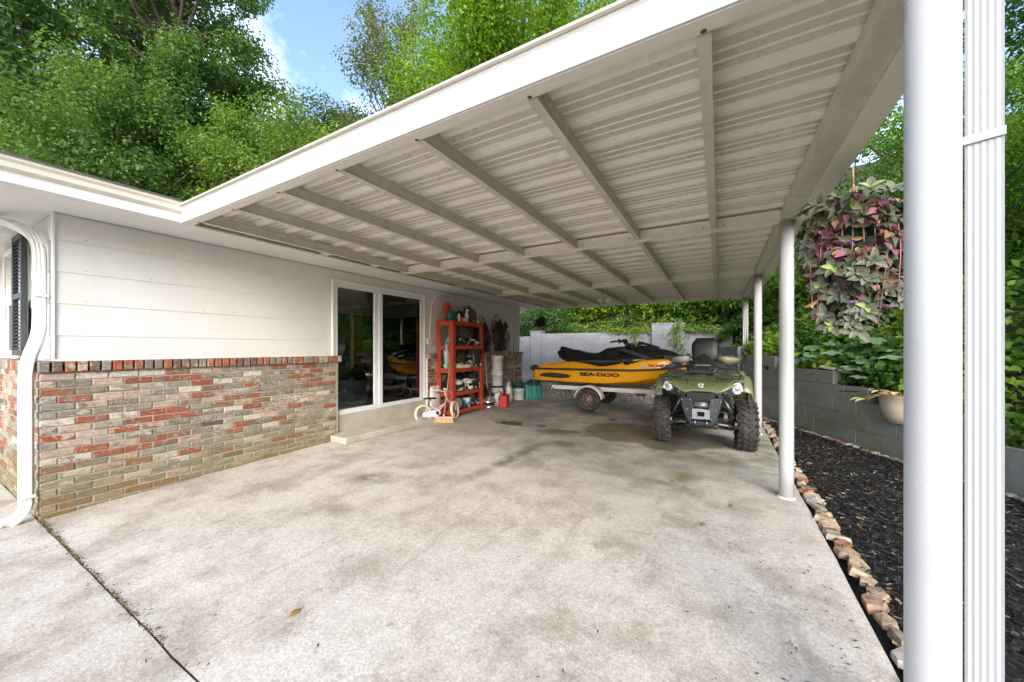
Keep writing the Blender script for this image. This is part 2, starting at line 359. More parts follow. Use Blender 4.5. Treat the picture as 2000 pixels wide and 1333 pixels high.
def stone_mat(name):
    m, nt, nn, l, p = nodes(name); t = NT(nt); pos = t.pos(); oi = nn.new('ShaderNodeObjectInfo').outputs['Random']
    c = t.ramps(oi, [(0, (.40, .30, .20)), (.16, (.42, .19, .11)), (.30, (.46, .40, .32)), (.46, (.30, .23, .16)), (.58, (.48, .36, .24)), (.72, (.38, .24, .17)), (.86, (.50, .46, .40))])
    c = t.mix(t.ramp(t.noise(pos, 14, 7, .65), .42, .66), c, t.mix(1.0, c, (.45, .42, .38, 1), 'MULTIPLY'))
    c = t.mix(t.math('MULTIPLY', t.ramp(t.noise(pos, 30, 5), .58, .68), .6), c, (.09, .08, .07, 1))
    l.new(c, p.inputs['Base Color']); p.inputs['Roughness'].default_value = .85; l.new(t.bump(t.noise(pos, 45, 7, .7), .5, .01), p.inputs['Normal']); return m
mt['stone'] = stone_mat('stone')
def stone_mesh(seed):
    rr = random.Random(seed); k = rr.randint(5, 7); top = []; bot = []
    for j in range(k):
        a = 2*PI*j/k+rr.uniform(-.3, .3); r = rr.uniform(.75, 1.1); top.append(Vector((math.cos(a)*r*.86, math.sin(a)*r*.86, .5+rr.uniform(-.16, .12)))); bot.append(Vector((math.cos(a)*r, math.sin(a)*r, -.5)))
    mid = [b.lerp(t_, .62)*1.06 for b, t_ in zip(bot, top)]
    mb = MB(); mb.loft([bot, mid, top], False, True, False)
    o = mb.build('stone', mt['stone']); me = o.data; bpy.data.objects.remove(o); return me
SM = [stone_mesh(k) for k in range(9)]
y = .95; k = 0
while y < 9.0:
    w = random.uniform(.05, .085)*(1 if y < 6 else .9); z = slab_z(y)
    link('stone', random.choice(SM), bed, (.755+random.uniform(-.02, .03), y, z*.8-.004), (random.uniform(-.25, .25), random.uniform(-.3, .25), random.uniform(-.5, .5)), (random.uniform(.045, .095), w*1.2, random.uniform(.025, .05)))
    y += w*1.75; k += 1
for j in range(34):
    y = 4.6+j*.125; x = mulch_right(y)
    link('stone', random.choice(SM), bed, (x-.085, y, .005), (random.uniform(-.2, .2), random.uniform(-.2, .2), R(25)+random.uniform(-.4, .4)), (random.uniform(.045, .07), random.uniform(.06, .08), random.uniform(.02, .035)))
# gravel strip in front of the back wall
mb = MB(); mb.strip([[(x, y, -.018+min(.5, max(0, (y-9.9)*.17))) for x in (-6.9, -3, .6)] for y in (9.63, 9.9, 10.5, 11.5, 12.45)]); gb = mb.build('gravel_bed', M('gravel_base', (.42, .35, .30), .95, var=.5, scale=45, bump=.8, bscale=70)); tag(gb, kind='structure')
n = 9000; gx = rng.uniform(-6.5, 1.0, n); gy = 9.6+2.9*rng.random(n)**1.3; gz = -.03+np.clip((gy-9.9)*.17, 0, .5)+.012
oct_ = np.array([(1, 0, 0), (0, 1, 0), (-1, 0, 0), (0, -1, 0), (0, 0, .7), (0, 0, -.6)], float); of = np.array([(0, 1, 4), (1, 2, 4), (2, 3, 4), (3, 0, 4), (1, 0, 5), (2, 1, 5), (3, 2, 5), (0, 3, 5)])
rad = rng.uniform(.014, .032, n); V = (oct_[None]*rng.uniform(.6, 1.3, (n, 6, 1)))*rad[:, None, None]+np.stack([gx, gy, gz], 1)[:, None, :]
Q = (of[None]+np.arange(n)[:, None, None]*6).reshape(-1, 3); cc = np.array([.60, .50, .43])*rng.uniform(.7, 1.3, (n, 1))*np.array([1, 1, 1])+rng.normal(0, .03, (n, 3))
o = np_mesh('gravel', V.reshape(-1, 3), Q, mt['chips'], np.repeat(np.clip(cc, .05, .8), 6, 0)); tag(o, 'pale pinkish gravel between the slab and the grey back wall', 'gravel', kind='stuff')

# ------------------------------------------------------------------ house
house = root('house', 'white sided ranch house with brick skirting and sliding glass door', 'house', (-5.1, .75, 0))
HX, HY = -5.1, .75
def H(x, y, z): return (x-HX, y-HY, z)
class HB(MB):
    def __init__(s): super().__init__(); s.M = Matrix.Translation((-HX, -HY, 0))
SX, SY = -5.12, .80         # siding planes: side wall faces +X, front wall faces -Y
BX, BY = -5.04, .722        # brick faces
def siding_mat():
    m, nt, nn, l, p = nodes('siding'); t = NT(nt); pos = t.pos()
    c = t.mix(t.ramp(t.noise(pos, 1.1, 6), .35, .7), (.715, .71, .695, 1), (.65, .642, .62, 1))
    st = t.noise(t.mapv(pos, scale=(1, 1, .5)), 2.2, 8, .65); c = t.mix(t.math('MULTIPLY', t.ramp(st, .54, .75), .35), c, (.50, .45, .34, 1))
    ch = t.ramp(t.noise(pos, 9, 9, .75), .70, .74); c = t.mix(t.math('MULTIPLY', ch, .35), c, (.42, .38, .32, 1))
    l.new(c, p.inputs['Base Color']); p.inputs['Roughness'].default_value = .55
    l.new(t.bump(t.noise(t.mapv(pos, scale=(1, 1, 6)), 9, 6, .6), .10, .01), p.inputs['Normal']); return m
mt['siding'] = siding_mat(); mt['sill_nail'] = M('nail', (.40, .36, .30), .6, var=.3)
def brick_mat(name, island=False, red=False):
    m, nt, nn, l, p = nodes(name); t = NT(nt); pos = t.pos()
    rnd = nn.new('ShaderNodeNewGeometry').outputs['Random Per Island'] if island else nn.new('ShaderNodeObjectInfo').outputs['Random']
    base = t.ramps(rnd, [(0, (.27, .245, .19)), (.11, (.36, .085, .035)), (.21, (.31, .285, .235)), (.31, (.50, .36, .28)), (.45, (.25, .225, .17)), (.53, (.64, .58, .50)), (.63, (.31, .085, .045)), (.69, (.36, .32, .265)), (.79, (.13, .085, .06)), (.83, (.52, .38, .31)), (.93, (.33, .12, .06))])
    if red: base = t.ramps(rnd, [(0, (.36, .11, .055)), (.18, (.24, .20, .165)), (.30, (.40, .17, .10)), (.42, (.30, .27, .23)), (.54, (.38, .11, .05)), (.66, (.48, .38, .31)), (.76, (.17, .10, .075)), (.86, (.34, .13, .07))])
    under = t.ramps(t.math('FRACT', t.math('MULTIPLY', rnd, 7.31)), [(0, (.22, .20, .17)), (.3, (.55, .50, .44)), (.55, (.20, .10, .07)), (.8, (.16, .15, .13))])
    q = t.noise(t.mapv(pos, scale=(1, 1, 2.2)), 9, 9, .72)
    wear = t.ramp(q, .52, .56); c = t.mix(t.math('MULTIPLY', wear, .8), base, under)
    c = t.mix(t.math('MULTIPLY', t.ramp(t.noise(pos, 22, 8, .75), .54, .62), .6), c, (.56, .52, .46, 1))
    c = t.mix(1.0, c, t.ramp(t.noise(pos, 55, 5, .7), .3, .7, (.52, .52, .51, 1), (1.02, 1.02, 1.0, 1)), 'MULTIPLY')
    z = t.sep(pos)[2]; low = t.ramp(t.math('ADD', z, t.math('MULTIPLY', t.noise(pos, 2.2, 5), .7)), .35, .85, (1, 1, 1, 1), (0, 0, 0, 1))
    c = t.mix(t.math('MULTIPLY', low, .68), c, (.17, .145, .055, 1))
    l.new(c, p.inputs['Base Color']); p.inputs['Roughness'].default_value = .88
    l.new(t.bump(t.noise(pos, 40, 8, .75), .55, .012), p.inputs['Normal']); return m
mt['brick'] = brick_mat('brick'); mt['brick_red'] = brick_mat('brick_red', False, True); mt['brick_far'] = brick_mat('brick_far', True)
mt['mortar'] = M('mortar', (.40, .37, .30), .95, var=.25, scale=12, bump=.5, bscale=90, dirt=(.17, .16, .08), dirt_amt=.5)
def brick_mesh(L, T, Hh, seed):     # face towards +X; length along Y
    rr = random.Random(seed); e = .005; x = T/2; y = L/2; z = Hh/2; j = lambda: rr.uniform(-.0025, .0025)
    v = [(-x, -y, -z), (-x, y, -z), (-x, y, z), (-x, -y, z)]
    v += [(x-e, -y+j(), -z+j()), (x-e, y+j(), -z+j()), (x-e, y+j(), z+j()), (x-e, -y+j(), z+j())]
    v += [(x+j(), -y+e+j(), -z+e+j()), (x+j(), y-e+j(), -z+e+j()), (x+j(), y-e+j(), z-e+j()), (x+j(), -y+e+j(), z-e+j())]
    f = [(3, 2, 1, 0)]
    for a in (0, 4):
        for k in range(4): f.append((a+k, a+(k+1) % 4, a+4+(k+1) % 4, a+4+k))
    f.append((8, 9, 10, 11)); mb = MB(); mb._add(v, f); o = mb.build('brick', mt['brick']); me = o.data; bpy.data.objects.remove(o); return me
BL, BH, PIT = .195, .056, .0672
full = [brick_mesh(BL, .09, BH, k) for k in range(5)]; half = [brick_mesh(.092, .09, BH, 20+k) for k in range(3)]; row_m = [brick_mesh(.060, .135, .092, 40+k) for k in range(4)]
for m_ in row_m: m_.materials[0] = mt['brick_red']
veneer = HB(); veneer.bb(-5.35, .735, -.16, BX-.009, 3.53, 1.19); veneer.bb(-7.6, BY+.009, -.16, -5.36, .80, 1.19); veneer.bb(-5.35, BY+.0095, -.16, -5.06, .7345, 1.19)
veneer.bb(-5.35, 5.501, -.16, BX-.009, 9.52, 1.19); veneer = veneer.build('brick_skirting', mt['mortar'], house)
def bob(me, x, y, z, rz=0.0): link('brick', me, veneer, H(x, y, z), (random.uniform(-.006, .006), random.uniform(-.01, .01), rz+random.uniform(-.006, .006)))
NC = 19; Z0 = 1.186-NC*PIT
nb = 0
for c in range(NC):
    z = Z0+c*PIT+BH/2; y = BY
    if c % 2: bob(random.choice(half), BX-.045, y+.046, z); y += .102; nb += 1
    while y < 3.46:
        L = BL
        if y+L > 3.53:
            if 3.53-y > .07: bob(random.choice(half), BX-.045+random.uniform(-.003, .003), y+.046, z); nb += 1
            break
        bob(random.choice(full), BX-.045+random.uniform(-.004, .004), y+L/2, z); y += L+.0105; nb += 1
y = BY-.012
while y < 3.53: bob(random.choice(row_m), BX-.045+.012, y+.03, 1.236, 0); y += .0735; nb += 1
def joined_bricks(name, gen):
    mb = HB(); src = full[0]
    for (cx, cy, cz, dx, dy, dz) in gen: mb.bb(cx-dx/2, cy-dy/2, cz-dz/2, cx+dx/2, cy+dy/2, cz+dz/2)
    o = mb.build(name, mt['brick_far'], veneer, bevel=.004, seg=1); o['kind'] = 'stuff'; return o
def front_gen():
    for c in range(NC):
        z = Z0+c*PIT+BH/2; x = BX-.0935-(.0 if c % 2 else .102)
        while x > -7.55: yield (x-BL/2, BY+.045+random.uniform(-.004, .004), z, BL, .09, BH); x -= BL+.0105
    x = BX-.09
    while x > -7.5: yield (x-.03, BY+.035, 1.236, .06, .12, .092); x -= .0735
def far_gen():
    for c in range(NC):
        z = Z0+c*PIT+BH/2; y = 5.50+(.0 if c % 2 else .1)
        if not c % 2: yield (BX-.045, 5.546, z, .09, .092, BH)
        while y+BL < 9.53: yield (BX-.045+random.uniform(-.004, .004), y+BL/2, z, .09, BL, BH); y += BL+.0105
    y = 5.50
    while y < 9.5: yield (BX-.035, y+.03, 1.236, .135, .06, .092); y += .0735
joined_bricks('front_bricks', front_gen()); joined_bricks('far_bricks', far_gen())
# siding
wall = HB(); wall.bb(-5.34, 3.46, -.05, SX-.03, 3.485, 2.62); wall.bb(-5.34, .83, 1.19, SX-.03, 3.46, 2.62); wall.bb(-5.34, 3.485, 2.43, SX-.03, 5.45, 2.62); wall.bb(-5.34, 5.45, 1.19, SX-.03, 9.5, 2.62); wall.bb(-5.34, 5.4985, -.05, -5.055, 5.5, 1.19)
wall.bb(-6.0, SY+.03, 1.19, -5.345, .98, 2.62); wall.bb(-9.5, .9, 1.19, -6.0, .98, 2.62); wall.bb(-9.5, 9.4, -.1, -5.345, 9.5, 2.62); wall = wall.build('wall', mt['siding'], house)
ZB = [1.30, 1.512, 1.80, 2.085, 2.365, 2.64]
def board(y0, y1, z0, z1, name='siding_board'):
    mb = HB(); mb.prism([(SX-.028, z0), (SX-.002, z0), (SX-.009, z1+.02), (SX-.028, z1+.02)], 'y', y0, y1); mb.build(name, mt['siding'], wall)
for a, b in zip(ZB[:-1], ZB[1:]):
    b2 = min(b, 2.60)
    if a < 2.4: board(.815, 3.455, a, b2-.02*(b > 2.6)); board(5.47, 9.5, a, b2-.02*(b > 2.6))
    mb = HB(); mb.prism([(SY+.028, a), (SY+.002, a), (SY+.009, b2), (SY+.028, b2)], 'x', -5.985, SX-.004); mb.build('siding_board', mt['siding'], wall)
mb = HB(); mb.prism([(SX-.028, 2.44), (SX, 2.44), (SX-.012, 2.6), (SX-.028, 2.6)], 'y', 3.456, 5.469); mb.build('siding_board', mt['siding'], wall)
mb = HB(); mb.bb(SX-.02, .797, 1.285, SX+.012, .815, 2.60); mb.bb(-5.02-.10, .815, 1.28, SX+.015, 3.47, 1.299); mb.build('corner_trim', mt['white_paint'], house, bevel=.003)
mb = HB()
for a_ in ZB[:-1]:
    if a_ < 2.4:
        for k in range(7): mb.lathe([(.006, SX-.0035), (.004, SX-.0005)], (0, 1.0+k*.4+.05*((k*7) % 3), a_+.03), 6, 'x')
nl_ = mb.build('nail_heads', mt['sill_nail'], wall); nl_['kind'] = 'stuff'
# soffit, fascia, gutter, roof
mb = HB(); mb.bb(-5.12, -.1, 2.605, -4.50, 9.9, 2.635); mb.bb(-12, -.1, 2.606, -5.12, .98, 2.636); mb.build('soffit', mt['white_paint'], house)
mb = HB(); mb.bb(-4.50, -.1, 2.60, -4.475, 9.9, 2.68); mb.build('fascia', mt['white_paint'], house, bevel=.004)
mb = HB(); mb.prism([(-4.49, 2.68), (-4.475, 2.68), (-4.435, 2.70), (-4.425, 2.735), (-4.405, 2.755), (-4.40, 2.785), (-4.49, 2.785)], 'y', -.1, 9.9); mb.build('crown_gutter', mt['trim_alu'], house)
mt['shingle'] = M('shingle', (.09, .085, .08), .9, var=.3, scale=20, bump=.5, bscale=90)
mb = HB(); mb._add([(-4.39, -.2, 2.79), (-4.39, 10, 2.79), (-9.2, 10, 3.9), (-9.2, -.2, 3.9), (-4.39, -.2, 2.775), (-4.39, 10, 2.775), (-9.2, 10, 3.88), (-9.2, -.2, 3.88)], [(0, 1, 2, 3), (7, 6, 5, 4), (0, 4, 5, 1), (1, 5, 6, 2), (2, 6, 7, 3), (3, 7, 4, 0)]); mb.build('roof', mt['shingle'], house)
mb = HB(); mb.bb(-9.3, .9, -.1, -9.2, 9.5, 1.1); mb.bb(-9.3, .9, 2.3, -9.2, 9.5, 3.9); mb.bb(-9.3, .9, 1.1, -9.2, 1.6, 2.3); mb.bb(-9.3, 5.4, 1.1, -9.2, 9.5, 2.3); mb.bb(-9.2, 9.3, -.1, -5.35, 9.39, 2.64); mb.build('back_wall', mt['siding'], house)  # unseen opening added in this wall to let daylight into the room
# front downspout with ribs
def ribbed(mb, path, w, dpt, faces=7):
    """rectangular downspout with fluted broad side, swept along a path"""
    pts = [Vector(p) for p in path]; prof = []
    for k in range(faces+1): prof.append((-w/2+w*k/faces, -dpt/2-(ribbed.amp if k % 2 else 0)))
    prof += [(w/2, dpt/2)]+[(w/2-w*k/faces, dpt/2+(ribbed.amp if k % 2 else 0)) for k in range(1, faces)]+[(-w/2, dpt/2)]
    rings = []
    for i, p in enumerate(pts):
        d = (pts[min(i+1, len(pts)-1)]-pts[max(i-1, 0)]).normalized(); u = Vector((0, 0, 1)).cross(d) if abs(d.z) < .98 else None
        rings.append((p, d))
    out = []; side = None
    for p, d in rings:
        s0 = ribbed.side; s1 = (s0-d*s0.dot(d)).normalized(); w1 = d.cross(s1).normalized()
        out.append([p+s1*a+w1*b for a, b in prof])
    mb.loft(out, False, True, False)
def smooth_path(pts, n=6):
    pts = [Vector(p) for p in pts]; out = [pts[0]]
    for i in range(1, len(pts)-1):
        a, b, c = pts[i-1], pts[i], pts[i+1]; r = min((b-a).length, (c-b).length)*.45; p0 = b+(a-b).normalized()*r; p1 = b+(c-b).normalized()*r
        for k in range(n+1): t_ = k/n; out.append(p0*(1-t_)**2+b*2*t_*(1-t_)+p1*t_*t_)
    out.append(pts[-1]); return out
ribbed.amp = .0045; ribbed.side = Vector((.35, 1, 0)).normalized(); mb = HB()
ribbed(mb, smooth_path([(-6.1, .44, 2.56), (-5.55, .60, 2.545), (-5.215, .745, 2.38), (-5.205, .745, 1.52), (-5.08, .655, 1.26), (-5.075, .655, .05), (-5.10, .60, -.045), (-5.22, .40, -.065)]), .075, .055)
ds = mb.build('downspout', mt['white_alu'], house)
mb = HB(); mb.bb(-5.125, .617, .14, -5.022, .70, .165); mb.bb(-5.25, .708, 1.85, -5.16, .79, 1.875); mb.build('strap', mt['white_alu'], ds)
# front window with shutter
win = HB(); win.bb(-7.5, .80, 1.30, -7.42, .86, 2.55); win.bb(-6.62, .80, 1.30, -6.54, .86, 2.55); win.bb(-7.42, .80, 1.30, -6.62, .86, 1.37); win.bb(-7.42, .80, 2.48, -6.62, .86, 2.55); win.bb(-7.42, .815, 1.90, -6.62, .86, 1.95)
win = win.build('window', mt['white_paint'], house, bevel=.004)
def glass_mat(name, tint=(.8, .85, .83), ior=1.55):
    m, nt, nn, l, p = nodes(name); nn.remove(p); tr = nn.new('ShaderNodeBsdfTransparent'); tr.inputs[0].default_value = c4(tint); gl = nn.new('ShaderNodeBsdfGlossy'); gl.inputs['Roughness'].default_value = .015
    fr = nn.new('ShaderNodeFresnel'); fr.inputs[0].default_value = ior; t = NT(nt); f = t.math('MULTIPLY', fr.outputs[0], 2.4, True)
    ms = nn.new('ShaderNodeMixShader'); l.new(f, ms.inputs[0]); l.new(tr.outputs[0], ms.inputs[1]); l.new(gl.outputs[0], ms.inputs[2]); l.new(ms.outputs[0], nn['Material Output'].inputs['Surface']); return m
mt['glass'] = glass_mat('glass')
mb = HB(); mb.bb(-7.42, .845, 1.95, -6.62, .848, 2.48); mb.build('pane', mt['glass'], win)
mt['screen'] = M('screen', (.10, .105, .11), .7); mb = HB(); mb.bb(-7.42, .835, 1.37, -6.62, .84, 1.90); mb.build('screen', mt['screen'], win)
mt['shutter'] = M('shutter', (.035, .045, .055), .5, var=.15, dirt=(.12, .12, .12), dirt_amt=.3)
sh = HB(); 
for x in (-6.50, -6.07): sh.bb(x, .745, 1.32, x+.055, .785, 2.56)
for z in (1.32, 1.90, 2.50): sh.bb(-6.445, .746, z, -6.07, .784, z+.06)
sh = sh.build('shutter', mt['shutter'], house, bevel=.003)
for k in range(30):
    z = 1.40+k*.0375
    if 1.87 < z < 1.97: continue
    mb = HB(); mb.box((-6.257, .765, z), (.372, .034, .006), (R(35), 0, 0)); mb.build('slat', mt['shutter'], sh)
# sliding door
DY0, DY1, DZ0, DZ1 = 3.50, 5.44, .365, 2.42
mt['door_alu'] = M('door_alu', (.70, .72, .74), .35, var=.06, dirt=(.4, .4, .38), dirt_amt=.3)
door = HB(); x0, x1 = -5.20, -5.10
door.bb(x0, DY0, DZ0, x1, DY0+.06, DZ1); door.bb(x0, DY1-.10, DZ0, x1, DY1, DZ1); door.bb(x0, DY0+.06, DZ1-.075, x1, DY1-.10, DZ1); door.bb(x0, DY0+.06, DZ0, x1, DY1-.10, DZ0+.07)
door = door.build('sliding_door', mt['door_alu'], house, bevel=.004)
mb = HB(); mb.bb(-5.175, 4.27, DZ0+.072, -5.125, 4.34, DZ1-.077); mb.bb(-5.1248, 4.345, DZ0+.073, -5.095, 4.42, DZ1-.078); mb.build('stile', mt['door_alu'], door, bevel=.003)
mb = HB(); mb.bb(-5.155, DY0+.061, DZ0+.071, -5.15, 4.269, DZ1-.076); mb.build('pane', mt['glass'], door)
mb = HB(); mb.bb(-5.115, 4.421, DZ0+.071, -5.11, DY1-.101, DZ1-.076); mb.build('pane', mt['glass'], door)
mb = HB(); mb.bb(-5.14, DY0-.035, DZ0, -5.085, DY0-.002, DZ1+.03); mb.bb(-5.14, DY1+.002, DZ0, -5.085, DY1+.035, DZ1+.03); mb.bb(-5.14, DY0-.002, DZ1+.002, -5.085, DY1+.002, DZ1+.03); mb.build('casing', mt['white_paint'], door, bevel=.004)
mt['sill'] = M('sill', (.44, .42, .36), .8, var=.2, scale=4, dirt=(.24, .22, .13), dirt_amt=.6, dscale=3)
mb = HB(); mb.bb(-5.34, 3.535, -.1, -5.10, 5.498, .362); mb.build('door_sill', mt['sill'], house, bevel=.004)
# dark room behind the door
mt['room'] = M('room', (.62, .60, .55), .8); mt['room_floor'] = M('room_floor', (.22, .17, .13), .35, var=.3)
mb = HB(); mb.bb(-9.1, 1.5, .34, -5.345, 8.2, .38); mb.build('room_floor', mt['room_floor'], house)
mb = HB(); mb.bb(-9.1, 1.45, .38, -9.05, 8.2, 1.1); mb.bb(-9.1, 1.45, 2.3, -9.05, 8.2, 2.60); mb.bb(-9.1, 5.4, 1.1, -9.05, 8.2, 2.3); mb.bb(-9.05, 1.4, .38, -5.345, 1.45, 2.60); mb.bb(-9.05, 8.2, .38, -5.345, 8.25, 2.60); mb.bb(-9.1, 1.4, 2.601, -5.345, 8.25, 2.604); mb.build('room_wall', mt['room'], house)  # matching unseen opening in the far wall, added to light the room
# conduit and outlet
mb = HB(); mb.tube(smooth_path([(-5.09, 7.0, 2.585), (-5.09, 5.66, 2.55), (-5.09, 5.60, 1.60)], 5), .011, 8); cd = mb.build('conduit', mt['white_paint'], house)
mb = HB(); mb.bb(-5.118, 5.53, 1.47, -5.07, 5.67, 1.60); ol = mb.build('outlet', mt['white_paint'], house, bevel=.006)
mb = HB()
for yy_ in (5.565, 5.635):
    for zz_ in (1.515, 1.555): mb.bb(-5.0695, yy_-.012, zz_-.008, -5.0685, yy_+.012, zz_+.008)
mb.build('socket', mt['black_plastic'], ol)
# concrete step in front of the door
mb = MB(); mb.prism([(-.24, -.80), (-.17, -.80), (-.17, -.96), (.18, -.96), (.18, .96), (-.24, .96)], 'z', 0, .10); st = mb.build('door_step', mt['sill'], None, bevel=.012, loc=(-4.855, 4.345, .002)); tag(st, 'low worn concrete step below the sliding glass door', 'step')

# ------------------------------------------------------------------ carport
carport = root('carport', 'white metal carport with ribbed flat roof on round columns', 'carport', (.55, 1.557, 0))
class CB(MB):
    def __init__(s): super().__init__(); s.M = Matrix.Translation((-.55, -1.557, 0))
XL, XR, YF, YB = -4.47, .64, 1.48, 10.32
PITCH = .297
mt['deck_rib_lit'] = M('deck_rib_lit', (.82, .775, .68), .32, var=.03, spec=.7); mt['spout'] = M('spout', (.43, .44, .45), .4, var=.05, dirt=(.36, .35, .32), dirt_amt=.4, dscale=6)  # paler rib tone: light caught on the ribs, painted into the colour
def deck_prof(y0, n):
    pts = []
    for k in range(n):
        b = y0+k*PITCH
        for dy, dz in ((0, .029), (.066, .029), (.074, .023), (.082, .023), (.09, .029), (.136, .029), (.144, .023), (.152, .023), (.16, .029), (.205, .029), (.228, 0), (.262, 0), (.285, .029)): pts.append((b+dy, dz))
    pts.append((y0+n*PITCH, .029)); return pts
y = YF+.02; k = 0
while y < YB-.1:
    n = 3 if y+3*PITCH < YB else max(1, int((YB-y)/PITCH)); pr = deck_prof(y, n); mb = CB()
    mb.strip([[(x, yy_, 2.695+dz-.0012*(k % 2)) for yy_, dz in pr] for x in (XL, XR+.05)], False); mb.strip([[(x, yy_, 2.700+dz-.0012*(k % 2)) for yy_, dz in pr] for x in (XL, XR+.05)], False)
    o = mb.build('roof_panel', mt['deck_alu'], carport); o.data.materials.append(mt['deck_rib_lit'])
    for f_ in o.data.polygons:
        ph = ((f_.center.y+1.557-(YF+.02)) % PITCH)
        if .21 < ph < .284 or .0665 < ph < .0735 or .1365 < ph < .1435: f_.material_index = 1  # ribs and front slopes of minor ridges take the painted-in light tone
    y += n*PITCH; k += 1
# front fascia: white face, inward flange and drip lip
mb = CB(); mb.prism([(1.470, 2.592), (1.482, 2.592), (1.482, 2.740), (1.462, 2.740), (1.462, 2.733), (1.470, 2.722), (1.470, 2.67), (1.473, 2.668), (1.473, 2.66), (1.470, 2.658)], 'x', -4.50, .80)
fa = mb.build('front_fascia', mt['white_alu'], carport)
mb = CB(); mb.bb(-4.50, 1.4825, 2.588, .62, 1.545, 2.600); mb.bb(-4.50, 1.5455, 2.594, .62, 1.5615, 2.602); mb.bb(-4.5, 1.562, 2.6005, .5, 1.575, 2.66); mb.build('front_channel', mt['trim_alu'], carport, bevel=.003)
mb = CB(); mb.bb(-4.50, 1.440, 2.7405, .82, 1.50, 2.752); mb.build('drip_edge', mt['joist_alu'], carport)
JX = [-.05, -.78, -1.50, -2.22, -2.93, -3.63, -4.28]
spans = [(1.576, 4.195), (4.285, 7.095), (7.185, 10.20)]
def channel(mb, x, y0, y1):        # joist with ribbed sides and an outward lip
    mb.prism([(x-.020, 2.690), (x-.020, 2.665), (x-.023, 2.66), (x-.020, 2.655), (x-.020, 2.63), (x-.023, 2.625), (x-.020, 2.62), (x-.020, 2.598), (x-.026, 2.598), (x-.026, 2.592), (x+.026, 2.592), (x+.026, 2.598), (x+.020, 2.598), (x+.020, 2.62), (x+.023, 2.625), (x+.020, 2.63), (x+.020, 2.655), (x+.023, 2.66), (x+.020, 2.665), (x+.020, 2.690)], 'y', y0, y1)
for (a, b) in spans:
    for x in JX: mb = CB(); channel(mb, x, a, b); mb.build('joist', mt['joist_alu'], carport)
mt['girder'] = M('girder', (.88, .83, .70), .4, var=.05, dirt=(.5, .45, .35), dirt_amt=.25, dscale=7)
mt['rust'] = M('rust', (.20, .075, .025), .85, var=.4, scale=60)
for yb in (4.24, 7.14, 10.26):
    mb = CB(); mb.prism([(yb-.045, 2.690), (yb-.040, 2.66), (yb-.043, 2.655), (yb-.040, 2.65), (yb-.040, 2.60), (yb-.048, 2.60), (yb-.048, 2.588), (yb+.048, 2.588), (yb+.048, 2.60), (yb+.04, 2.60), (yb+.045, 2.690)], 'x', -4.455, .50); cb = mb.build('cross_beam', mt['girder'], carport)
    mb = CB()
    for x in JX:
        for dx in (-.09, .09): mb.lathe([(.006, -.0435+yb), (.006, -.0405+yb)], (x+dx, 0, 2.625), 6, 'y')
    mb.build('bolt', mt['dark_metal'], cb)
mb = CB()
for x in JX: mb.ball((x, 1.545, 2.587), (.012, .012, .0035), nu=8, nv=4)
mb.build('rusty_screw', mt['rust'], carport)
# side rails and gutter on the open side
mb = CB(); mb.prism([(.50, 2.588), (.62, 2.588), (.62, 2.690), (.505, 2.690), (.505, 2.65), (.50, 2.645)], 'y', 1.576, 10.31); mb.build('side_beam', mt['joist_alu'], carport, bevel=.002)
mb = CB(); mb.prism([(.622, 2.565), (.73, 2.557), (.755, 2.60), (.765, 2.73), (.75, 2.735), (.74, 2.61), (.722, 2.570), (.635, 2.577), (.635, 2.70), (.622, 2.70)], 'y', 1.484, 10.31); mb.build('gutter', mt['trim_alu'], carport)
# ledger on the house side with bolts and blocking
mb = CB(); mb.prism([(-4.47, 2.588), (-4.425, 2.588), (-4.425, 2.60), (-4.45, 2.605), (-4.45, 2.690), (-4.47, 2.690)], 'y', 1.576, 10.31); lg = mb.build('ledger', mt['joist_alu'], carport)
mb = CB()
for k in range(44): mb.lathe([(.009, -4.4505), (.007, -4.443)], (0, 1.75+k*.195, 2.645), 6, 'x')
mb.build('bolt', mt['dark_metal'], lg)
for yb in (2.85, 3.62, 5.7, 8.6):
    mb = CB(); mb.bb(-4.449, yb, 2.595, -4.304, yb+.09, 2.675); mb.build('blocking', mt['trim_alu'], carport, bevel=.003)
mt['column'] = M('column', (.455, .455, .465), .33, var=.03, bump=.07, bscale=40, dirt=(.42, .40, .36), dirt_amt=.15, dscale=9)
for (cx, cy, z0) in ((.55, 1.557, -.05), (.55, 4.238, 0), (.55, 7.14, 0), (.55, 10.26, 1.14)):
    mb = CB(); mb.lathe([(.0575, z0), (.0575, z0+.3), (.0575, 1.4), (.0575, 2.5875)], (cx, cy, 0), 40); co = mb.build('column', mt['column'], carport)
    if z0 == 0: mb = CB(); mb.lathe([(.075, .001), (.07, .008), (.058, .014)], (cx, cy, 0), 24); mb.build('base_ring', mt['trim_alu'], co)
# fluted downspout strapped to the front column
ribbed.amp = .002; ribbed.side = Vector((.92, -.39, 0)).normalized(); mb = CB(); ribbed(mb, [(.668, 1.593, z) for z in (-.03, .8, 1.6, 2.56)], .070, .058, 11); ds2 = mb.build('downspout', mt['spout'], carport)
mb = CB(); u = ribbed.side; w_ = Vector((u.y, -u.x, 0)); p = Vector((.668, 1.593, 0))
ring = [p+u*a+w_*b for a, b in ((-.038, -.038), (.038, -.038), (.038, .038), (-.038, .038))]
mb.loft([[q+Vector((0, 0, 1.99+.012*k)) for q in ring] for k in (0, 2)], False, True, False); mb.build('strap', mt['spout'], ds2)
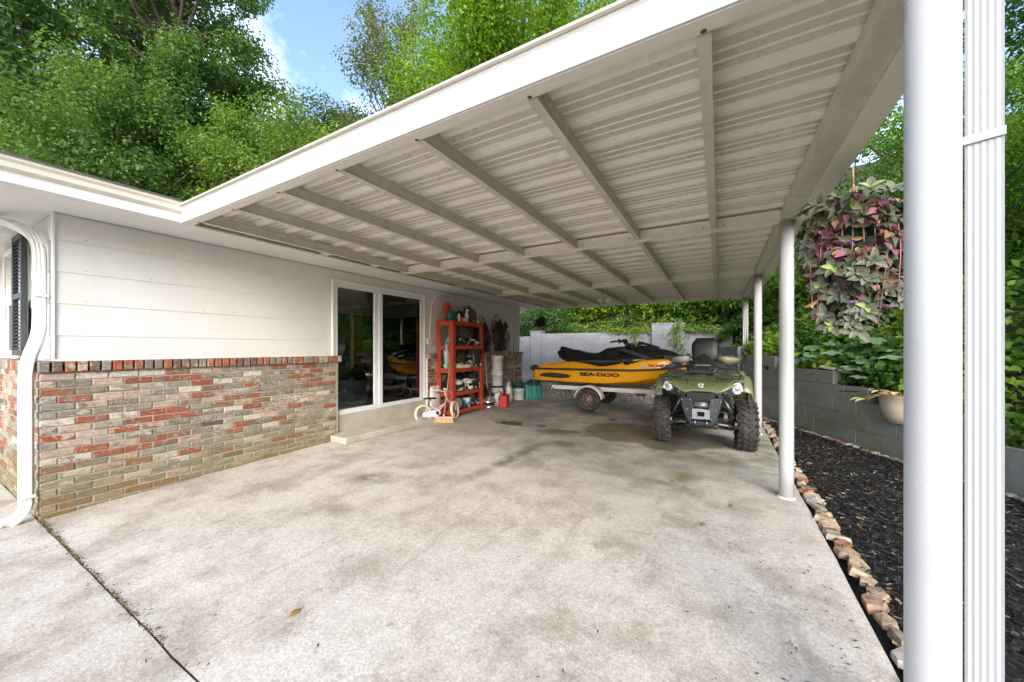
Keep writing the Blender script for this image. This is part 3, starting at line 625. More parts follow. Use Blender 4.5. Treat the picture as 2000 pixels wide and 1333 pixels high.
# flood light under the roof
fl = root('security_light', 'white twin head security light under the carport roof', 'light', (-2.22, 8.15, 2.592))
mb = MB(); mb.lathe([(.05, -.001), (.05, -.03), (.03, -.04)], n=16); mb.build('base', mt['white_paint'], fl)
for sx in (-1, 1):
    mb = MB(); mb.tube([(0, 0, -.035), (sx*.05, -.03, -.07)], .014, 8); mb.tube([(sx*.04, -.01, -.06), (sx*.07, -.06, -.11), (sx*.09, -.10, -.14)], [.028, .045, .055], 14); mb.build('lamp_head', mt['white_paint'], fl)

# ------------------------------------------------------------------ block walls
def block_mat(name, c, moss=.0):
    m, nt, nn, l, p = nodes(name); t = NT(nt); pos = t.pos()
    col = t.mix(t.ramp(t.noise(pos, 1.6, 7, .6), .35, .68), c4(c), c4([x*.72 for x in c]))
    stn = t.noise(t.mapv(pos, scale=(2, 2, .5)), 3, 8, .7); col = t.mix(t.math('MULTIPLY', t.ramp(stn, .55, .72), .5), col, c4([x*.55 for x in c]))
    if moss: col = t.mix(t.math('MULTIPLY', t.ramp(t.noise(pos, 1.9, 8, .7), .46, .62), moss), col, (.15, .17, .055, 1))
    col = t.mix(t.math('MULTIPLY', t.ramp(t.noise(pos, 5, 8, .7), .68, .72), .5), col, (.42, .41, .37, 1))
    l.new(col, p.inputs['Base Color']); p.inputs['Roughness'].default_value = .85; l.new(t.bump(t.noise(pos, 60, 6, .7), .4, .008), p.inputs['Normal']); return m
mt['block_dark'] = block_mat('block_dark', (.24, .25, .235), .5); mt['block_light'] = block_mat('block_light', (.35, .36, .395), .08)
def block_mesh(L, T, Hh, mat, seed):
    rr = random.Random(seed); mb = MB(); e = .003; x, y, z = L/2, T/2, Hh/2
    mb.bb(-x, -y, -z, x, y, z); o = mb.build('block', mat); bm = bmesh.new(); bm.from_mesh(o.data); bmesh.ops.bevel(bm, geom=bm.edges[:], offset=e, segments=1, affect='EDGES'); bm.to_mesh(o.data); bm.free()
    me = o.data; bpy.data.objects.remove(o); return me
rw = root('retaining_wall', 'dark grey mossy block retaining wall stepping down beside the mulch', 'retaining wall', (2.0, 6.35, 0))
blk = [block_mesh(.395, .2, .197, mt['block_dark'], k) for k in range(2)]; blk_h = block_mesh(.195, .2, .197, mt['block_dark'], 5)
def run_blocks(ax, ay, bx, by, topf, parent, off):
    d = Vector((bx-ax, by-ay)); L = d.length; a = math.atan2(d.y, d.x); dd = d.normalized(); nn = Vector((dd.y, -dd.x))
    for c in range(8):
        z = -.16+c*.2; s_ = 0 if c % 2 else .2
        if c % 2 == 0:
            q = Vector((ax, ay))+dd*.1+nn*.1
            if z+.15 < topf(q.x, q.y): link('block', blk_h, parent, (q.x-off[0], q.y-off[1], z+.1), (0, 0, a))
        while s_+.4 <= L+.05:
            q = Vector((ax, ay))+dd*(s_+.2)+nn*.1
            if z+.15 < topf(q.x, q.y): link('block', random.choice(blk), parent, (q.x-off[0]+random.uniform(-.003, .003), q.y-off[1]+random.uniform(-.003, .003), z+.1), (0, 0, a))
            s_ += .4
core = MB()
for (ax, ay), (bx, by), zt_ in (((2.98, 4.44), (2.0, 6.55), .38), ((2.0, 6.55), (1.6, 7.40), .60), ((1.6, 7.40), (.80, 9.10), .98), ((.86, 9.0), (.55, 9.8), 1.2), ((.52, 9.9), (-.05, 12.3), 1.4)):
    core.bar((ax+.01-2.0, ay-6.35, zt_/2-.1), (bx+.01-2.0, by-6.35, zt_/2-.1), .17, zt_+.15)
core.M = None; core.build('core', mt['block_dark'], rw)
def top_r(x, y):
    for lim, v in ((8.6, 1.24), (7.25, 1.04), (6.72, .84), (5.7, .60), (4.4, .4)):
        if y > lim: return v
    return .2
run_blocks(2.9, 4.44, .776, 8.94, top_r, rw, (2.0, 6.35)); run_blocks(.76, 9.0, .42, 9.8, lambda x, y: 1.24, rw, (2.0, 6.35)); run_blocks(.38, 9.9, -.15, 12.3, lambda x, y: 1.44, rw, (2.0, 6.35))
bw = root('back_wall', 'tall light grey painted block wall with square piers behind the jet ski', 'wall', (-3, 12.5, 0))
lb = [block_mesh(.397, .2, .199, mt['block_light'], k) for k in range(2)]
def back_run(x0, x1, top, y):
    for c in range(int((top+.1)/.2)+1):
        z = top-.1-.2*c; x = x0+(.0 if c % 2 else -.2)
        while x < x1: link('block', random.choice(lb), bw, (min(max(x, x0-.2), x1)+.2+3, y-12.5+random.uniform(-.003, .003), z)); x += .4
back_run(-7.4, -6.2, 1.84, 12.55); back_run(-5.8, -1.85, 1.93, 12.55); back_run(-1.0, -.3, 1.92, 12.55)
for (x0, x1, top, y0) in ((-6.2, -5.78, 2.0, 12.36), (-1.86, -.92, 2.14, 12.30), (-.2, .35, 1.95, 12.42)):
    mb = MB(); mb.bb(x0+3, y0-12.5, -.2, x1+3, .25, top); mb.bb(x0+2.98, y0-12.52, top, x1+3.02, .27, top+.04); mb.build('pier', mt['block_light'], bw, bevel=.008)

# ------------------------------------------------------------------ wheels
def knobby(name, parent, c, Rr, w, tag_rim='dark_metal'):
    wh = bpy.data.objects.new(name, None); COL.objects.link(wh); wh.parent = parent; wh.location = c; wh.empty_display_size = .1
    mb = MB(); rim = Rr*.50
    mb.lathe([(rim, -w*.40), (rim*1.15, -w*.5), (Rr*.80, -w*.53), (Rr*.90, -w*.47), (Rr*.945, -w*.32), (Rr*.955, 0), (Rr*.945, w*.32), (Rr*.90, w*.47), (Rr*.80, w*.53), (rim*1.15, w*.5), (rim, w*.40)], (0, 0, 0), 40, 'x', False)
    n = 22
    for k in range(n):
        for s in (-1, 1):
            a = 2*PI*(k+(.5 if s > 0 else 0))/n
            for (xx, wd, lg, yaw, rad) in ((.17, .30, .055, .5, .985), (.43, .20, .05, .15, .955)):
                m = Matrix.Rotation(a, 4, 'X') @ Matrix.Translation((s*w*xx, 0, Rr*rad-.012)) @ Matrix.Rotation(s*yaw, 4, 'Z') @ Matrix.Rotation(s*(.0 if xx < .3 else .55), 4, 'Y')
                x_, y_, z_ = w*wd/2, lg*.45, .020
                vs_ = [m @ Vector(p) for p in [(-x_, -y_, -z_), (x_, -y_, -z_), (x_, y_, -z_), (-x_, y_, -z_), (-x_*.85, -y_*.8, z_), (x_*.85, -y_*.8, z_), (x_*.85, y_*.8, z_), (-x_*.85, y_*.8, z_)]]
                mb._add(vs_, [(4, 5, 6, 7), (0, 1, 5, 4), (1, 2, 6, 5), (2, 3, 7, 6), (3, 0, 4, 7)])
    mb.build('tyre', mt['rubber'], wh)
    mb = MB(); mb.lathe([(rim*1.02, -w*.42), (rim*.95, -w*.3), (rim*.9, w*.3), (rim*1.02, w*.42)], (0, 0, 0), 28, 'x', False); mb.lathe([(.02, -w*.12), (rim*.5, -w*.1), (rim*.92, -w*.02), (rim*.92, .01), (.02, .03)], (0, 0, 0), 12, 'x'); mb.build('rim', mt[tag_rim], wh)
    return wh

# ------------------------------------------------------------------ quad bike (faces -Y)
mt['green'] = M('olive_plastic', (.135, .15, .07), .36, var=.08, dirt=(.22, .20, .15), dirt_amt=.25, dscale=5, coat=.15)
mt['grey_plastic'] = M('grey_plastic', (.032, .036, .042), .5, var=.15, dirt=(.15, .14, .12), dirt_amt=.35, dscale=8)
mt['chrome'] = M('chrome', (.75, .75, .76), .12, .9, var=.05); mt['lamp_glass'] = M('lamp_glass', (.82, .83, .84), .12, .0, var=.08, scale=40, coat=.8)
mt['hand_guard'] = M('hand_guard', (.30, .30, .29), .3, var=.1); mt['tan_guard'] = M('tan_guard', (.21, .19, .12), .4, var=.1); mt['decal_white'] = M('decal_white', (.75, .75, .75), .5, var=.03); mt['decal_black'] = M('decal_black', (.01, .01, .012), .4, var=.03); mt['decal_red'] = M('decal_red', (.5, .03, .02), .4)
atv = root('quad_bike', 'olive green four wheeled quad bike facing the camera beside a white column', 'quad bike', (-.208, 5.97, 0))
for s in (-1, 1):
    w_o = knobby('front_wheel', atv, (s*.53, 0, .335), .343, .225); w_o.rotation_euler = (R(s*7), 0, R(3))
    knobby('rear_wheel', atv, (s*.50, 1.36, .335), .343, .29)
def sym(f, *a):
    for s in (-1, 1): f(s, *a)
# hood: lofted sections from nose to console; section gives half profile (x, z) mirrored
def half_loft(mb, secs):
    rings = []
    for y, prof in secs:
        ring = [Vector((-x, y, z)) for x, z in prof[::-1]]+[Vector((x, y, z)) for x, z in prof[1:] if True]
        rings.append(ring)
    mb.strip(rings); return mb
mb = MB(); half_loft(mb, [(-.46, [(0, .815), (.10, .815), (.165, .80), (.19, .785)]), (-.455, [(0, .845), (.10, .84), (.20, .825), (.27, .83)]), (-.42, [(0, .872), (.12, .866), (.24, .862), (.36, .90)]), (-.34, [(0, .905), (.13, .893), (.27, .905), (.47, .965)]), (-.22, [(0, .945), (.14, .93), (.30, .95), (.50, 1.0)]), (-.05, [(0, 1.0), (.16, .975), (.32, .975), (.50, 1.01)]), (.15, [(0, 1.06), (.18, 1.02), (.33, .985), (.46, .99)]), (.32, [(0, 1.08), (.18, 1.03), (.30, .98), (.40, .95)])])
hood = mb.build('hood', mt['green'], atv); sl = hood.modifiers.new('s', 'SOLIDIFY'); sl.thickness = .02; sl.offset = -1
# hood creases
mb = MB()
for s in (-1, 1): mb.tube([(s*.16, -.44, .832), (s*.155, -.33, .903), (s*.19, -.2, .95)], [.006, .014, .008], 6, flat=.6)
mb.build('hood_crease', mt['green'], hood)
# fenders
def fender(s, yc, flip=1.0):
    mb = MB(); rings = []
    for k in range(11):
        a = R(33)+R(140)*k/10; y = -math.cos(a)*.46; z = .56+math.sin(a)*.44
        z = min(z, .985)
        rings.append([Vector((s*.36, y, z+.012)), Vector((s*.50, y*1.0, z+.03)), Vector((s*.575, y*.99, z+.012)), Vector((s*.60, y*.975, z-.05)), Vector((s*.595, y*.955, z-.10))])
    mb.strip(rings); o = mb.build('fender', mt['green'], atv, loc=(0, yc, 0)); q = o.modifiers.new('s', 'SOLIDIFY'); q.thickness = .014; return o
sym(lambda s: fender(s, 0.02)); sym(lambda s: fender(s, 1.36))
mb = MB(); mb.bb(-.40, .42, .60, .40, 1.75, .88); mb.bb(-.30, .9, .86, .30, 1.75, 1.0); mb.build('rear_body', mt['green'], atv, bevel=.04, seg=3)
# side text on fender
vs_, fs_ = text_polys('OUTLANDER', .055, .001, shear=.15); mb = MB(); mb._add([(.603, -.33+x*.8, .82+y+x*.35) for x, y in vs_], fs_); mb.build('fender_lettering', mt['decal_white'], atv)
# headlight bezels: V of black plastic from lamps to grille
def bezel(s):
    mb = MB(); front = [(.17, .80), (.20, .725), (.33, .745), (.46, .785), (.505, .86), (.49, .945), (.40, .955), (.34, .90), (.27, .845)]
    f = lambda x: -.475+max(0, x-.15)*.42
    n = len(front); mb._add([(s*x, f(x), z) for x, z in front]+[(s*x*.97, f(x)+.14, z) for x, z in front], [tuple(range(n)), tuple(range(2*n-1, n-1, -1))]+[(i, (i+1) % n, n+(i+1) % n, n+i) for i in range(n)]); o = mb.build('headlight_bezel', mt['black_plastic'], atv, bevel=.012)
    hl = MB(); hl.lathe([(.001, -.018), (.035, -.014), (.058, -.003), (.064, .02)], n=28, axis='y'); h = hl.build('headlight', mt['lamp_glass'], atv, loc=(s*.415, -.368, .868), rot=(0, 0, R(s*14)))
    rg = MB(); rg.tube([(.067*math.cos(2*PI*k/28), 0, .067*math.sin(2*PI*k/28)) for k in range(28)], .007, 6, True); rg.build('ring', mt['chrome'], h)
    rg = MB(); rg.lathe([(.018, -.024), (.03, -.019), (.031, -.012)], n=20, axis='y')
    for k in range(8): a = 2*PI*k/8; rg.bar((.03*math.cos(a), -.02, .03*math.sin(a)), (.056*math.cos(a), -.008, .056*math.sin(a)), .004, .004)
    rg.build('reflector', mt['steel'], h)
    fg = MB(); fg.lathe([(.001, -.02), (.026, -.018), (.036, -.008), (.04, .02)], n=20, axis='y'); fo = fg.build('marker_lamp', mt['grey_plastic'], atv, loc=(s*.285, -.432, .795), rot=(0, 0, R(s*20)))
    fg = MB(); fg.lathe([(.001, -.026), (.016, -.024), (.02, -.016)], n=14, axis='y'); fg.build('lens', mt['black_gloss'], fo)
sym(bezel)
# grille
gr = MB(); gr.prism([(-.18, .80), (.18, .80), (.165, .715), (.12, .695), (-.12, .695), (-.165, .715)], 'y', -.462, -.40); gr = gr.build('grille', mt['black_plastic'], atv, bevel=.006)
mb = MB()
for k in range(6): mb.bar((-.155+.01*abs(k-2), -.470, .708+.017*k), (.155-.01*abs(k-2), -.470, .708+.017*k), .010, .005)
for x in (-.155, -.115, -.085, -.04, 0, .04, .085, .115, .155): mb.bar((x, -.474, .70), (x*1.05, -.474, .80), .008, .006, (1, 0, 0))
mb.build('grille_bar', mt['grey_plastic'], gr)
# front bumper: two angled guards around a winch and plate
def guard(s):
    mb = MB(); outer = [(.255, .735), (.11, .735), (.085, .60), (.10, .44), (.155, .41), (.20, .50), (.235, .62)]
    n = len(outer); mb._add([(s*x, -.535+.25*max(0, x-.1), z) for x, z in outer]+[(s*x, -.40, z) for x, z in outer], [tuple(range(n)), tuple(range(2*n-1, n-1, -1))]+[(i, (i+1) % n, n+(i+1) % n, n+i) for i in range(n)])
    mb.build('bumper_guard', mt['grey_plastic'], atv, bevel=.012)
sym(guard)
mb = MB(); mb.bb(-.10, -.44, .55, .10, -.34, .71); mb.build('bumper_back', mt['black_plastic'], atv)
mb = MB(); mb.lathe([(.038, -.08), (.038, .08)], (0, -.49, .635), 16, 'x'); mb.tube([(-.085, -.53, .64), (.085, -.53, .64)], .008, 8); mb.tube([(-.085, -.53, .67), (.085, -.53, .67)], .008, 8); mb.build('winch', mt['steel'], atv)
mb = MB(); y0, y1 = -.555, -.54
mb.bb(-.105, y0, .46, -.045, y1, .59); mb.bb(.045, y0, .46, .105, y1, .59); mb.bb(-.045, y0, .555, .045, y1, .59); mb.bb(-.045, y0, .46, .045, y1, .495); pl = mb.build('tow_plate', mt['zinc'], atv, bevel=.004)
mb = MB(); mb.bb(-.15, -.53, .36, .15, -.30, .43); mb.bb(-.2, -.35, .30, .2, .9, .36); mb.build('skid_plate', mt['black_plastic'], atv, bevel=.02)
mb = MB()
for s in (-1, 1): mb.tube([(s*.07, -.545, .44), (s*.07, -.57, .41), (s*.07, -.545, .38)], .011, 6)
mb.build('tow_hook', mt['steel'], atv)
mt['chassis'] = M('chassis', (.03, .03, .032), .6, var=.2, dirt=(.12, .10, .08), dirt_amt=.5, dscale=9)
mb = MB(); mb.bb(-.20, -.36, .36, .20, .5, .80); mb.bb(-.28, .45, .32, .28, 1.5, .75); mb.build('chassis', mt['chassis'], atv, bevel=.03)
mb = MB(); mb.bb(-.36, .33, .42, .36, .42, .86); mb.build('inner_guard', mt['black_plastic'], atv)
def suspension(s):
    mb = MB(); mb.tube([(s*.18, -.14, .34), (s*.43, -.03, .30)], [.03, .026], 8, flat=.55); mb.tube([(s*.18, .16, .34), (s*.43, .03, .30)], [.03, .026], 8, flat=.55); mb.build('lower_arm', mt['zinc'], atv)
    mb = MB(); mb.tube([(s*.18, -.10, .52), (s*.43, -.02, .46)], .014, 8); mb.tube([(s*.18, .12, .52), (s*.43, .02, .46)], .014, 8); mb.tube([(s*.15, -.12, .42), (s*.43, -.08, .40)], .011, 8); mb.build('upper_arm', mt['dark_metal'], atv)
    mb = MB(); a = Vector((s*.26, -.08, .70)); b = Vector((s*.40, -.05, .42)); mb.tube([a, b], .014, 8)
    u, w = frame_from(b-a); mb.tube([a.lerp(b, .12+.66*k/60)+(u*math.cos(k*.72)+w*math.sin(k*.72))*.027 for k in range(61)], .0055, 5); sh_ = mb.build('shock_absorber', mt['steel'], atv)
    mb = MB(); mb.lathe([(.075, s*.40), (.07, s*.46), (.05, s*.50)], (0, 0, .335), 18, 'x'); mb.box((s*.44, -.05, .44), (.05, .08, .07)); mb.build('hub', mt['steel'], atv, bevel=.006)
    mb = MB(); mb.tube([(s*.12, .02, .38), (s*.40, 0, .335)], [.02, .02], 8); mb.lathe([(.045, s*.32), (.03, s*.38)], (0, 0, .335), 12, 'x'); mb.build('drive_shaft', mt['chassis'], atv)
sym(suspension)
# front rack
mb = MB(); mb.bar((-.50, -.30, 1.008), (.50, -.30, 1.008), .035, .022); mb.bar((-.47, -.02, 1.045), (.47, -.02, 1.045), .03, .02); mb.bar((-.44, .20, 1.06), (.44, .20, 1.06), .03, .02)
for x in (-.48, -.32, -.14, .14, .32, .48): mb.bar((x, -.30, 1.012), (x*.93, .20, 1.065), .022, .014)
mb.box((-.30, -.14, 1.03), (.14, .16, .02)); mb.box((.30, -.14, 1.03), (.14, .16, .02)); mb.build('front_rack', mt['black_plastic'], atv, bevel=.004)
# console pod
mb = MB(); half_loft(mb, [(.02, [(0, 1.02), (.10, 1.02), (.13, 1.025)]), (.04, [(0, 1.075), (.14, 1.08), (.19, 1.09)]), (.12, [(0, 1.12), (.13, 1.11), (.205, 1.135)]), (.26, [(0, 1.19), (.10, 1.18), (.185, 1.165)]), (.42, [(0, 1.28), (.07, 1.27), (.15, 1.20)]), (.55, [(0, 1.31), (.08, 1.28), (.14, 1.15)]), (.62, [(0, 1.24), (.08, 1.2), (.14, 1.0)])]); o = mb.build('console', mt['black_plastic'], atv); q = o.modifiers.new('s', 'SOLIDIFY'); q.thickness = .02
vs_, fs_ = text_polys('OUTLANDER', .030, .0006, align='CENTER', sx=1.15); mb = MB(); mb._add([(x, .115+.02+y*.75-.0, 1.132+y*.42+.008) for x, y in vs_], fs_); mb.build('console_lettering', mt['decal_white'], o)
mb = MB()
for s in (-1, 1): mb.tube([(s*.12, .0, 1.045), (s*.18, .03, 1.10), (s*.10, .03, 1.11), (s*.08, .0, 1.05)], .008, 6, True)
mb.build('console_grille', mt['grey_plastic'], o)
# emblem on the hood: open ring with notches
mb = MB(); pts = [(.030*math.cos(a), 0, .030*math.sin(a)) for a in np.linspace(R(25), R(325), 20)]; mb.tube(pts, .0065, 6); mb.tube([(.0, 0, .008), (.022, 0, .004)], .004, 5); mb.tube([(-.002, 0, -.006), (.02, 0, -.012)], .004, 5)
for k in range(6): a = R(50+50*k); mb.bar((.033*math.cos(a), 0, .033*math.sin(a)), (.042*math.cos(a), 0, .042*math.sin(a)), .008, .008)
mb.build('emblem', mt['decal_white'], hood, loc=(0, -.408, .892), rot=(R(-52), 0, 0))
mb = MB(); mb.lathe([(.036, 0), (.001, -.004)], n=18, axis='y'); mb.build('emblem_disc', mt['black_plastic'], hood, loc=(0, -.400, .888), rot=(R(-52), 0, 0))
# steering
mb = MB(); mb.tube([(0, .36, 1.18), (0, .45, 1.25)], .03, 10); mb.tube(smooth_path([(-.40, .66, 1.265), (-.27, .58, 1.27), (-.10, .46, 1.235), (.10, .46, 1.235), (.27, .58, 1.27), (.40, .66, 1.265)], 4), .012, 8); hb = mb.build('handlebar', mt['dark_metal'], atv)
for s in (-1, 1):
    mb = MB(); mb.tube([(s*.28, .585, 1.27), (s*.41, .665, 1.265)], .019, 10); mb.tube([(s*.24, .54, 1.265), (s*.30, .50, 1.262), (s*.40, .58, 1.258)], .008, 6); mb.box((s*.22, .54, 1.28), (.07, .06, .06)); mb.build('grip', mt['rubber'], hb, bevel=.008)
    mb = MB(); mb.strip([[(s*.20, .46, 1.19), (s*.20, .45, 1.25), (s*.205, .46, 1.275)], [(s*.32, .45, 1.155), (s*.32, .43, 1.23), (s*.32, .44, 1.27)], [(s*.44, .55, 1.17), (s*.44, .53, 1.22), (s*.44, .54, 1.25)], [(s*.50, .64, 1.205), (s*.50, .63, 1.225), (s*.50, .64, 1.24)]]); g_ = mb.build('hand_guard', mt['hand_guard'] if s < 0 else mt['tan_guard'], hb); q = g_.modifiers.new('s', 'SOLIDIFY'); q.thickness = .008
    mb = MB(); mb.tube([(s*.20, .44, 1.18), (s*.34, .42, 1.145), (s*.46, .53, 1.165), (s*.52, .64, 1.22)], .008, 6); mb.build('guard_edge', mt['black_plastic'], hb)
for (a_, b_, c_) in (((-.24, .54, 1.25), (-.16, .34, 1.14), (-.08, .30, 1.10)), ((.24, .54, 1.25), (.17, .36, 1.12), (.10, .28, 1.08)), ((-.20, .52, 1.24), (-.12, .40, 1.10), (-.14, .2, 1.04))): mb = MB(); mb.tube(smooth_path([a_, b_, c_], 5), .005, 6); mb.build('cable', mt['rubber'], atv)
for s in (-1, 1):
    for (x_, z_) in ((.13, .71), (.23, .70), (.12, .46), (.17, .58)): mb = MB(); mb.lathe([(.009, -.545+.25*max(0, x_-.1)), (.007, -.552+.25*max(0, x_-.1))], (s*x_, 0, z_), 6, 'y'); mb.build('bolt', mt['steel'], atv)
    mb = MB(); mb.tube([(s*.30, -.385, .888), (s*.33, -.30, .930), (s*.36, -.16, .972)], .004, 5); mb.build('panel_seam', mt['black_plastic'], hood)
mb = MB(); mb.tube(smooth_path([(-.42, -.06, .45), (-.34, -.14, .55), (-.20, -.12, .62)], 5), .006, 6); mb.tube(smooth_path([(.42, -.06, .45), (.34, -.14, .56), (.20, -.12, .62)], 5), .006, 6); mb.build('brake_hose', mt['rubber'], atv)['kind'] = 'stuff'
# seat and passenger backrest
mb = MB(); rings = []
for (y, zt, w) in ((.55, 1.0, .16), (.66, 1.04, .2), (.85, 1.02, .22), (1.05, 1.05, .2), (1.2, 1.12, .18)):
    rings.append([Vector((w*math.cos(a), y, zt-.14+.14*(max(0, math.sin(a))**.6 if math.sin(a) > 0 else -1))) for a in np.linspace(0, 2*PI, 16, endpoint=False)])
mb.loft(rings); mb.build('seat', mt['black_vinyl'], atv)
mb = MB(); rings = []
for k in range(9):
    t_ = k/8; z = 1.17+.405*t_; w = .195+.02*math.sin(t_*PI)-(.05*max(0, t_-.75)/.25)**1; th = .055+.035*math.sin(t_*PI)
    if t_ == 1: w = .14; th = .035
    y = 1.20+.10*t_
    rings.append([Vector((w*math.copysign(abs(math.cos(a))**.55, math.cos(a)), y+th*math.copysign(abs(math.sin(a))**.7, math.sin(a)), z)) for a in np.linspace(0, 2*PI, 28, endpoint=False)])
mb.loft(rings); mb.build('passenger_backrest', mt['black_vinyl'], atv)
mb = MB(); mb.bb(-.30, 1.30, 1.0, .30, 1.80, 1.16); mb.bar((-.46, 1.25, 1.06), (.46, 1.25, 1.06), .03, .02); mb.bar((-.46, 1.75, 1.06), (.46, 1.75, 1.06), .03, .02)
for x in (-.44, .44): mb.bar((x, 1.25, 1.06), (x, 1.75, 1.06), .03, .02)
mb.build('rear_rack', mt['black_plastic'], atv, bevel=.01)

# ------------------------------------------------------------------ jet ski on its trailer (bow towards +X)
mt['yellow'] = M('yellow_gelcoat', (.80, .35, .008), .3, var=.03, coat=.2); mt['bumper_grey'] = M('bumper_grey', (.03, .031, .034), .5)
ski = root('jet_ski', 'yellow and black jet ski resting on its white trailer', 'jet ski', (-4.0, 8.57, 0))
XS = [0, .08, .3, 1.0, 1.8, 2.4, 2.9, 3.2, 3.36, 3.43]
T_ = dict(gw=[.48, .54, .56, .58, .58, .555, .43, .27, .13, .03], gz=[.90, .90, .90, .905, .91, .92, .95, .99, 1.02, 1.04], cw=[.44, .49, .50, .52, .52, .48, .34, .18, .08, .015],
          cz=[.67, .655, .645, .625, .635, .69, .79, .89, .96, 1.0], kz=[.55, .53, .505, .48, .48, .51, .61, .77, .90, .99], dw=[.42, .46, .47, .46, .45, .46, .37, .21, .09, .02], dz=[.93, .965, 1.03, 1.095, 1.06, 1.13, 1.185, 1.165, 1.12, 1.06])
def tv(k, x): return float(np.interp(x, XS, T_[k]))
XX = list(np.linspace(0, .3, 4))+list(np.linspace(.4, 2.9, 22))+list(np.linspace(3.0, 3.43, 9))
mb = MB(); rings = []
for x in XX:
    kz, cw, cz, gw, gz = (tv(k, x) for k in ('kz', 'cw', 'cz', 'gw', 'gz'))
    half = [(.0, kz), (cw*.5, kz+(cz-kz)*.42), (cw*.93, cz-.03), (cw*.985, cz-.012), (cw, cz+.01), (cw+(gw-cw)*.25, cz+(gz-cz)*.35), (cw+(gw-cw)*.30, cz+(gz-cz)*.40), (cw+(gw-cw)*.7, cz+(gz-cz)*.75), (gw, gz)]
    rings.append([Vector((x, -y, z)) for y, z in half[::-1]]+[Vector((x, y, z)) for y, z in half[1:]])
mb.strip(rings); n_ = len(rings[0]); mb._add(rings[0], [tuple(range(n_))]); hull = mb.build('hull', mt['yellow'], ski)
def hull_y(x, z):
    kz, cw, cz, gw, gz = (tv(k, x) for k in ('kz', 'cw', 'cz', 'gw', 'gz')); t_ = max(0, min(1, (z-cz)/(gz-cz)))
    return float(np.interp(t_, [0, .35, .40, .75, 1], [cw, cw+(gw-cw)*.25, cw+(gw-cw)*.3, cw+(gw-cw)*.7, gw]))
mb = MB(); rings = []
for x in XX:
    gw, gz, dw, dz = (tv(k, x) for k in ('gw', 'gz', 'dw', 'dz')); g2 = gw-.012
    half = [(0, dz-.02), (dw*.8, dz-.005), (dw, dz-.012), (dw+(g2-dw)*.35, dz-(dz-gz)*.3), (dw+(g2-dw)*.8, dz-(dz-gz)*.72), (g2, gz+.01)]
    rings.append([Vector((x+.02, -y, z)) for y, z in half[::-1]]+[Vector((x+.02, y, z)) for y, z in half[1:]])
mb.strip(rings); mb._add(rings[0], [tuple(range(len(rings[0])))]); mb.build('deck', mt['yellow'], ski)
def deck_y(x, z):
    gw, gz, dw, dz = (tv(k, x-.02) for k in ('gw', 'gz', 'dw', 'dz')); g2 = gw-.012; t_ = max(0, min(1, (dz-z)/(dz-gz)))
    return float(np.interp(t_, [0, .3, .72, 1], [dw, dw+(g2-dw)*.35, dw+(g2-dw)*.8, g2]))
mb = MB(); rings = []
path = [(x, -tv('gw', x), tv('gz', x)) for x in XX]+[(x, tv('gw', x), tv('gz', x)) for x in XX[::-1]]
for i, p_ in enumerate(path):
    p_ = Vector(p_); s_ = -1 if i < len(XX) else 1; q = Vector((0, s_, 0))
    rings.append([p_+q*o_+Vector((0, 0, h_)) for o_, h_ in ((-.03, -.022), (.012, -.022), (.022, -.008), (.022, .014), (.010, .026), (-.03, .026))])
mb.loft(rings, True, False, False); mb.build('bumper_strip', mt['bumper_grey'], ski)
mb = MB()
for s in (-1, 1): mb.ball((.06, s*.47, .915), (.12, .08, .075), 2, .05)
mb.bb(-.03, -.46, .88, .10, .46, .95); mb.build('stern_cap', mt['black_plastic'], ski, bevel=.02)
# sponsons, side panels and lettering wrapped on the sides
def wrap(name, poly, surf, mat, thick, parent=ski, sides=(-1, 1), dense=0):
    for s in sides:
        mb = MB()
        pts = poly; n = len(pts); cx = sum(p[0] for p in pts)/n; cz_ = sum(p[1] for p in pts)/n
        ring0 = [Vector((x, s*(surf(x, z)-.02), z)) for x, z in pts]; ring1 = [Vector((x, s*(surf(x, z)+thick*.6), z)) for x, z in pts]
        ring2 = [Vector((cx+(x-cx)*.93, s*(surf(x, z)+thick), cz_+(z-cz_)*.88)) for x, z in pts]; c = Vector((cx, s*(surf(cx, cz_)+thick*1.1), cz_))
        mb.loft([ring0, ring1, ring2], False, False, False); mb._add(ring2+[c], [(i, (i+1) % n, n) for i in range(n)])
        mb.build(name, mat, parent)
wrap('sponson', [(.18, .745), (.33, .80), (.55, .82), (.90, .795), (1.03, .76), (.95, .71), (.75, .69), (.40, .705), (.24, .72)], hull_y, mt['bumper_grey'], .03)
for (k_, x_) in enumerate((.42, .58, .80)): 
    mb = MB()
    for s in (-1, 1): mb.lathe([(.012, s*(hull_y(x_, .76)+.02)), (.010, s*(hull_y(x_, .76)+.04))], (x_, 0, .757), 8, 'y')
    mb.build('bolt', mt['dark_metal'], ski)
def dense(poly, k=5): return [(poly[i][0]+(poly[(i+1) % len(poly)][0]-poly[i][0])*j/k, poly[i][1]+(poly[(i+1) % len(poly)][1]-poly[i][1])*j/k) for i in range(len(poly)) for j in range(k)]
wrap('seat_skirt', dense([(1.05, 1.10), (1.40, 1.04), (1.68, .985), (1.86, 1.00), (2.14, 1.06), (2.20, 1.13), (1.6, 1.14)]), deck_y, mt['black_vinyl'], .02)
wrap('foot_guard', dense([(2.12, 1.16), (2.24, 1.03), (2.30, 1.035), (2.58, 1.13), (2.70, 1.16), (2.4, 1.17)]), deck_y, mt['black_gloss'], .03)
wrap('lower_trim', [(.35, .62), (1.2, .605), (2.0, .60), (2.25, .60), (2.2, .575), (1.2, .57), (.4, .59)], lambda x, z: hull_y(x, .65)-.02, mt['black_plastic'], .012)
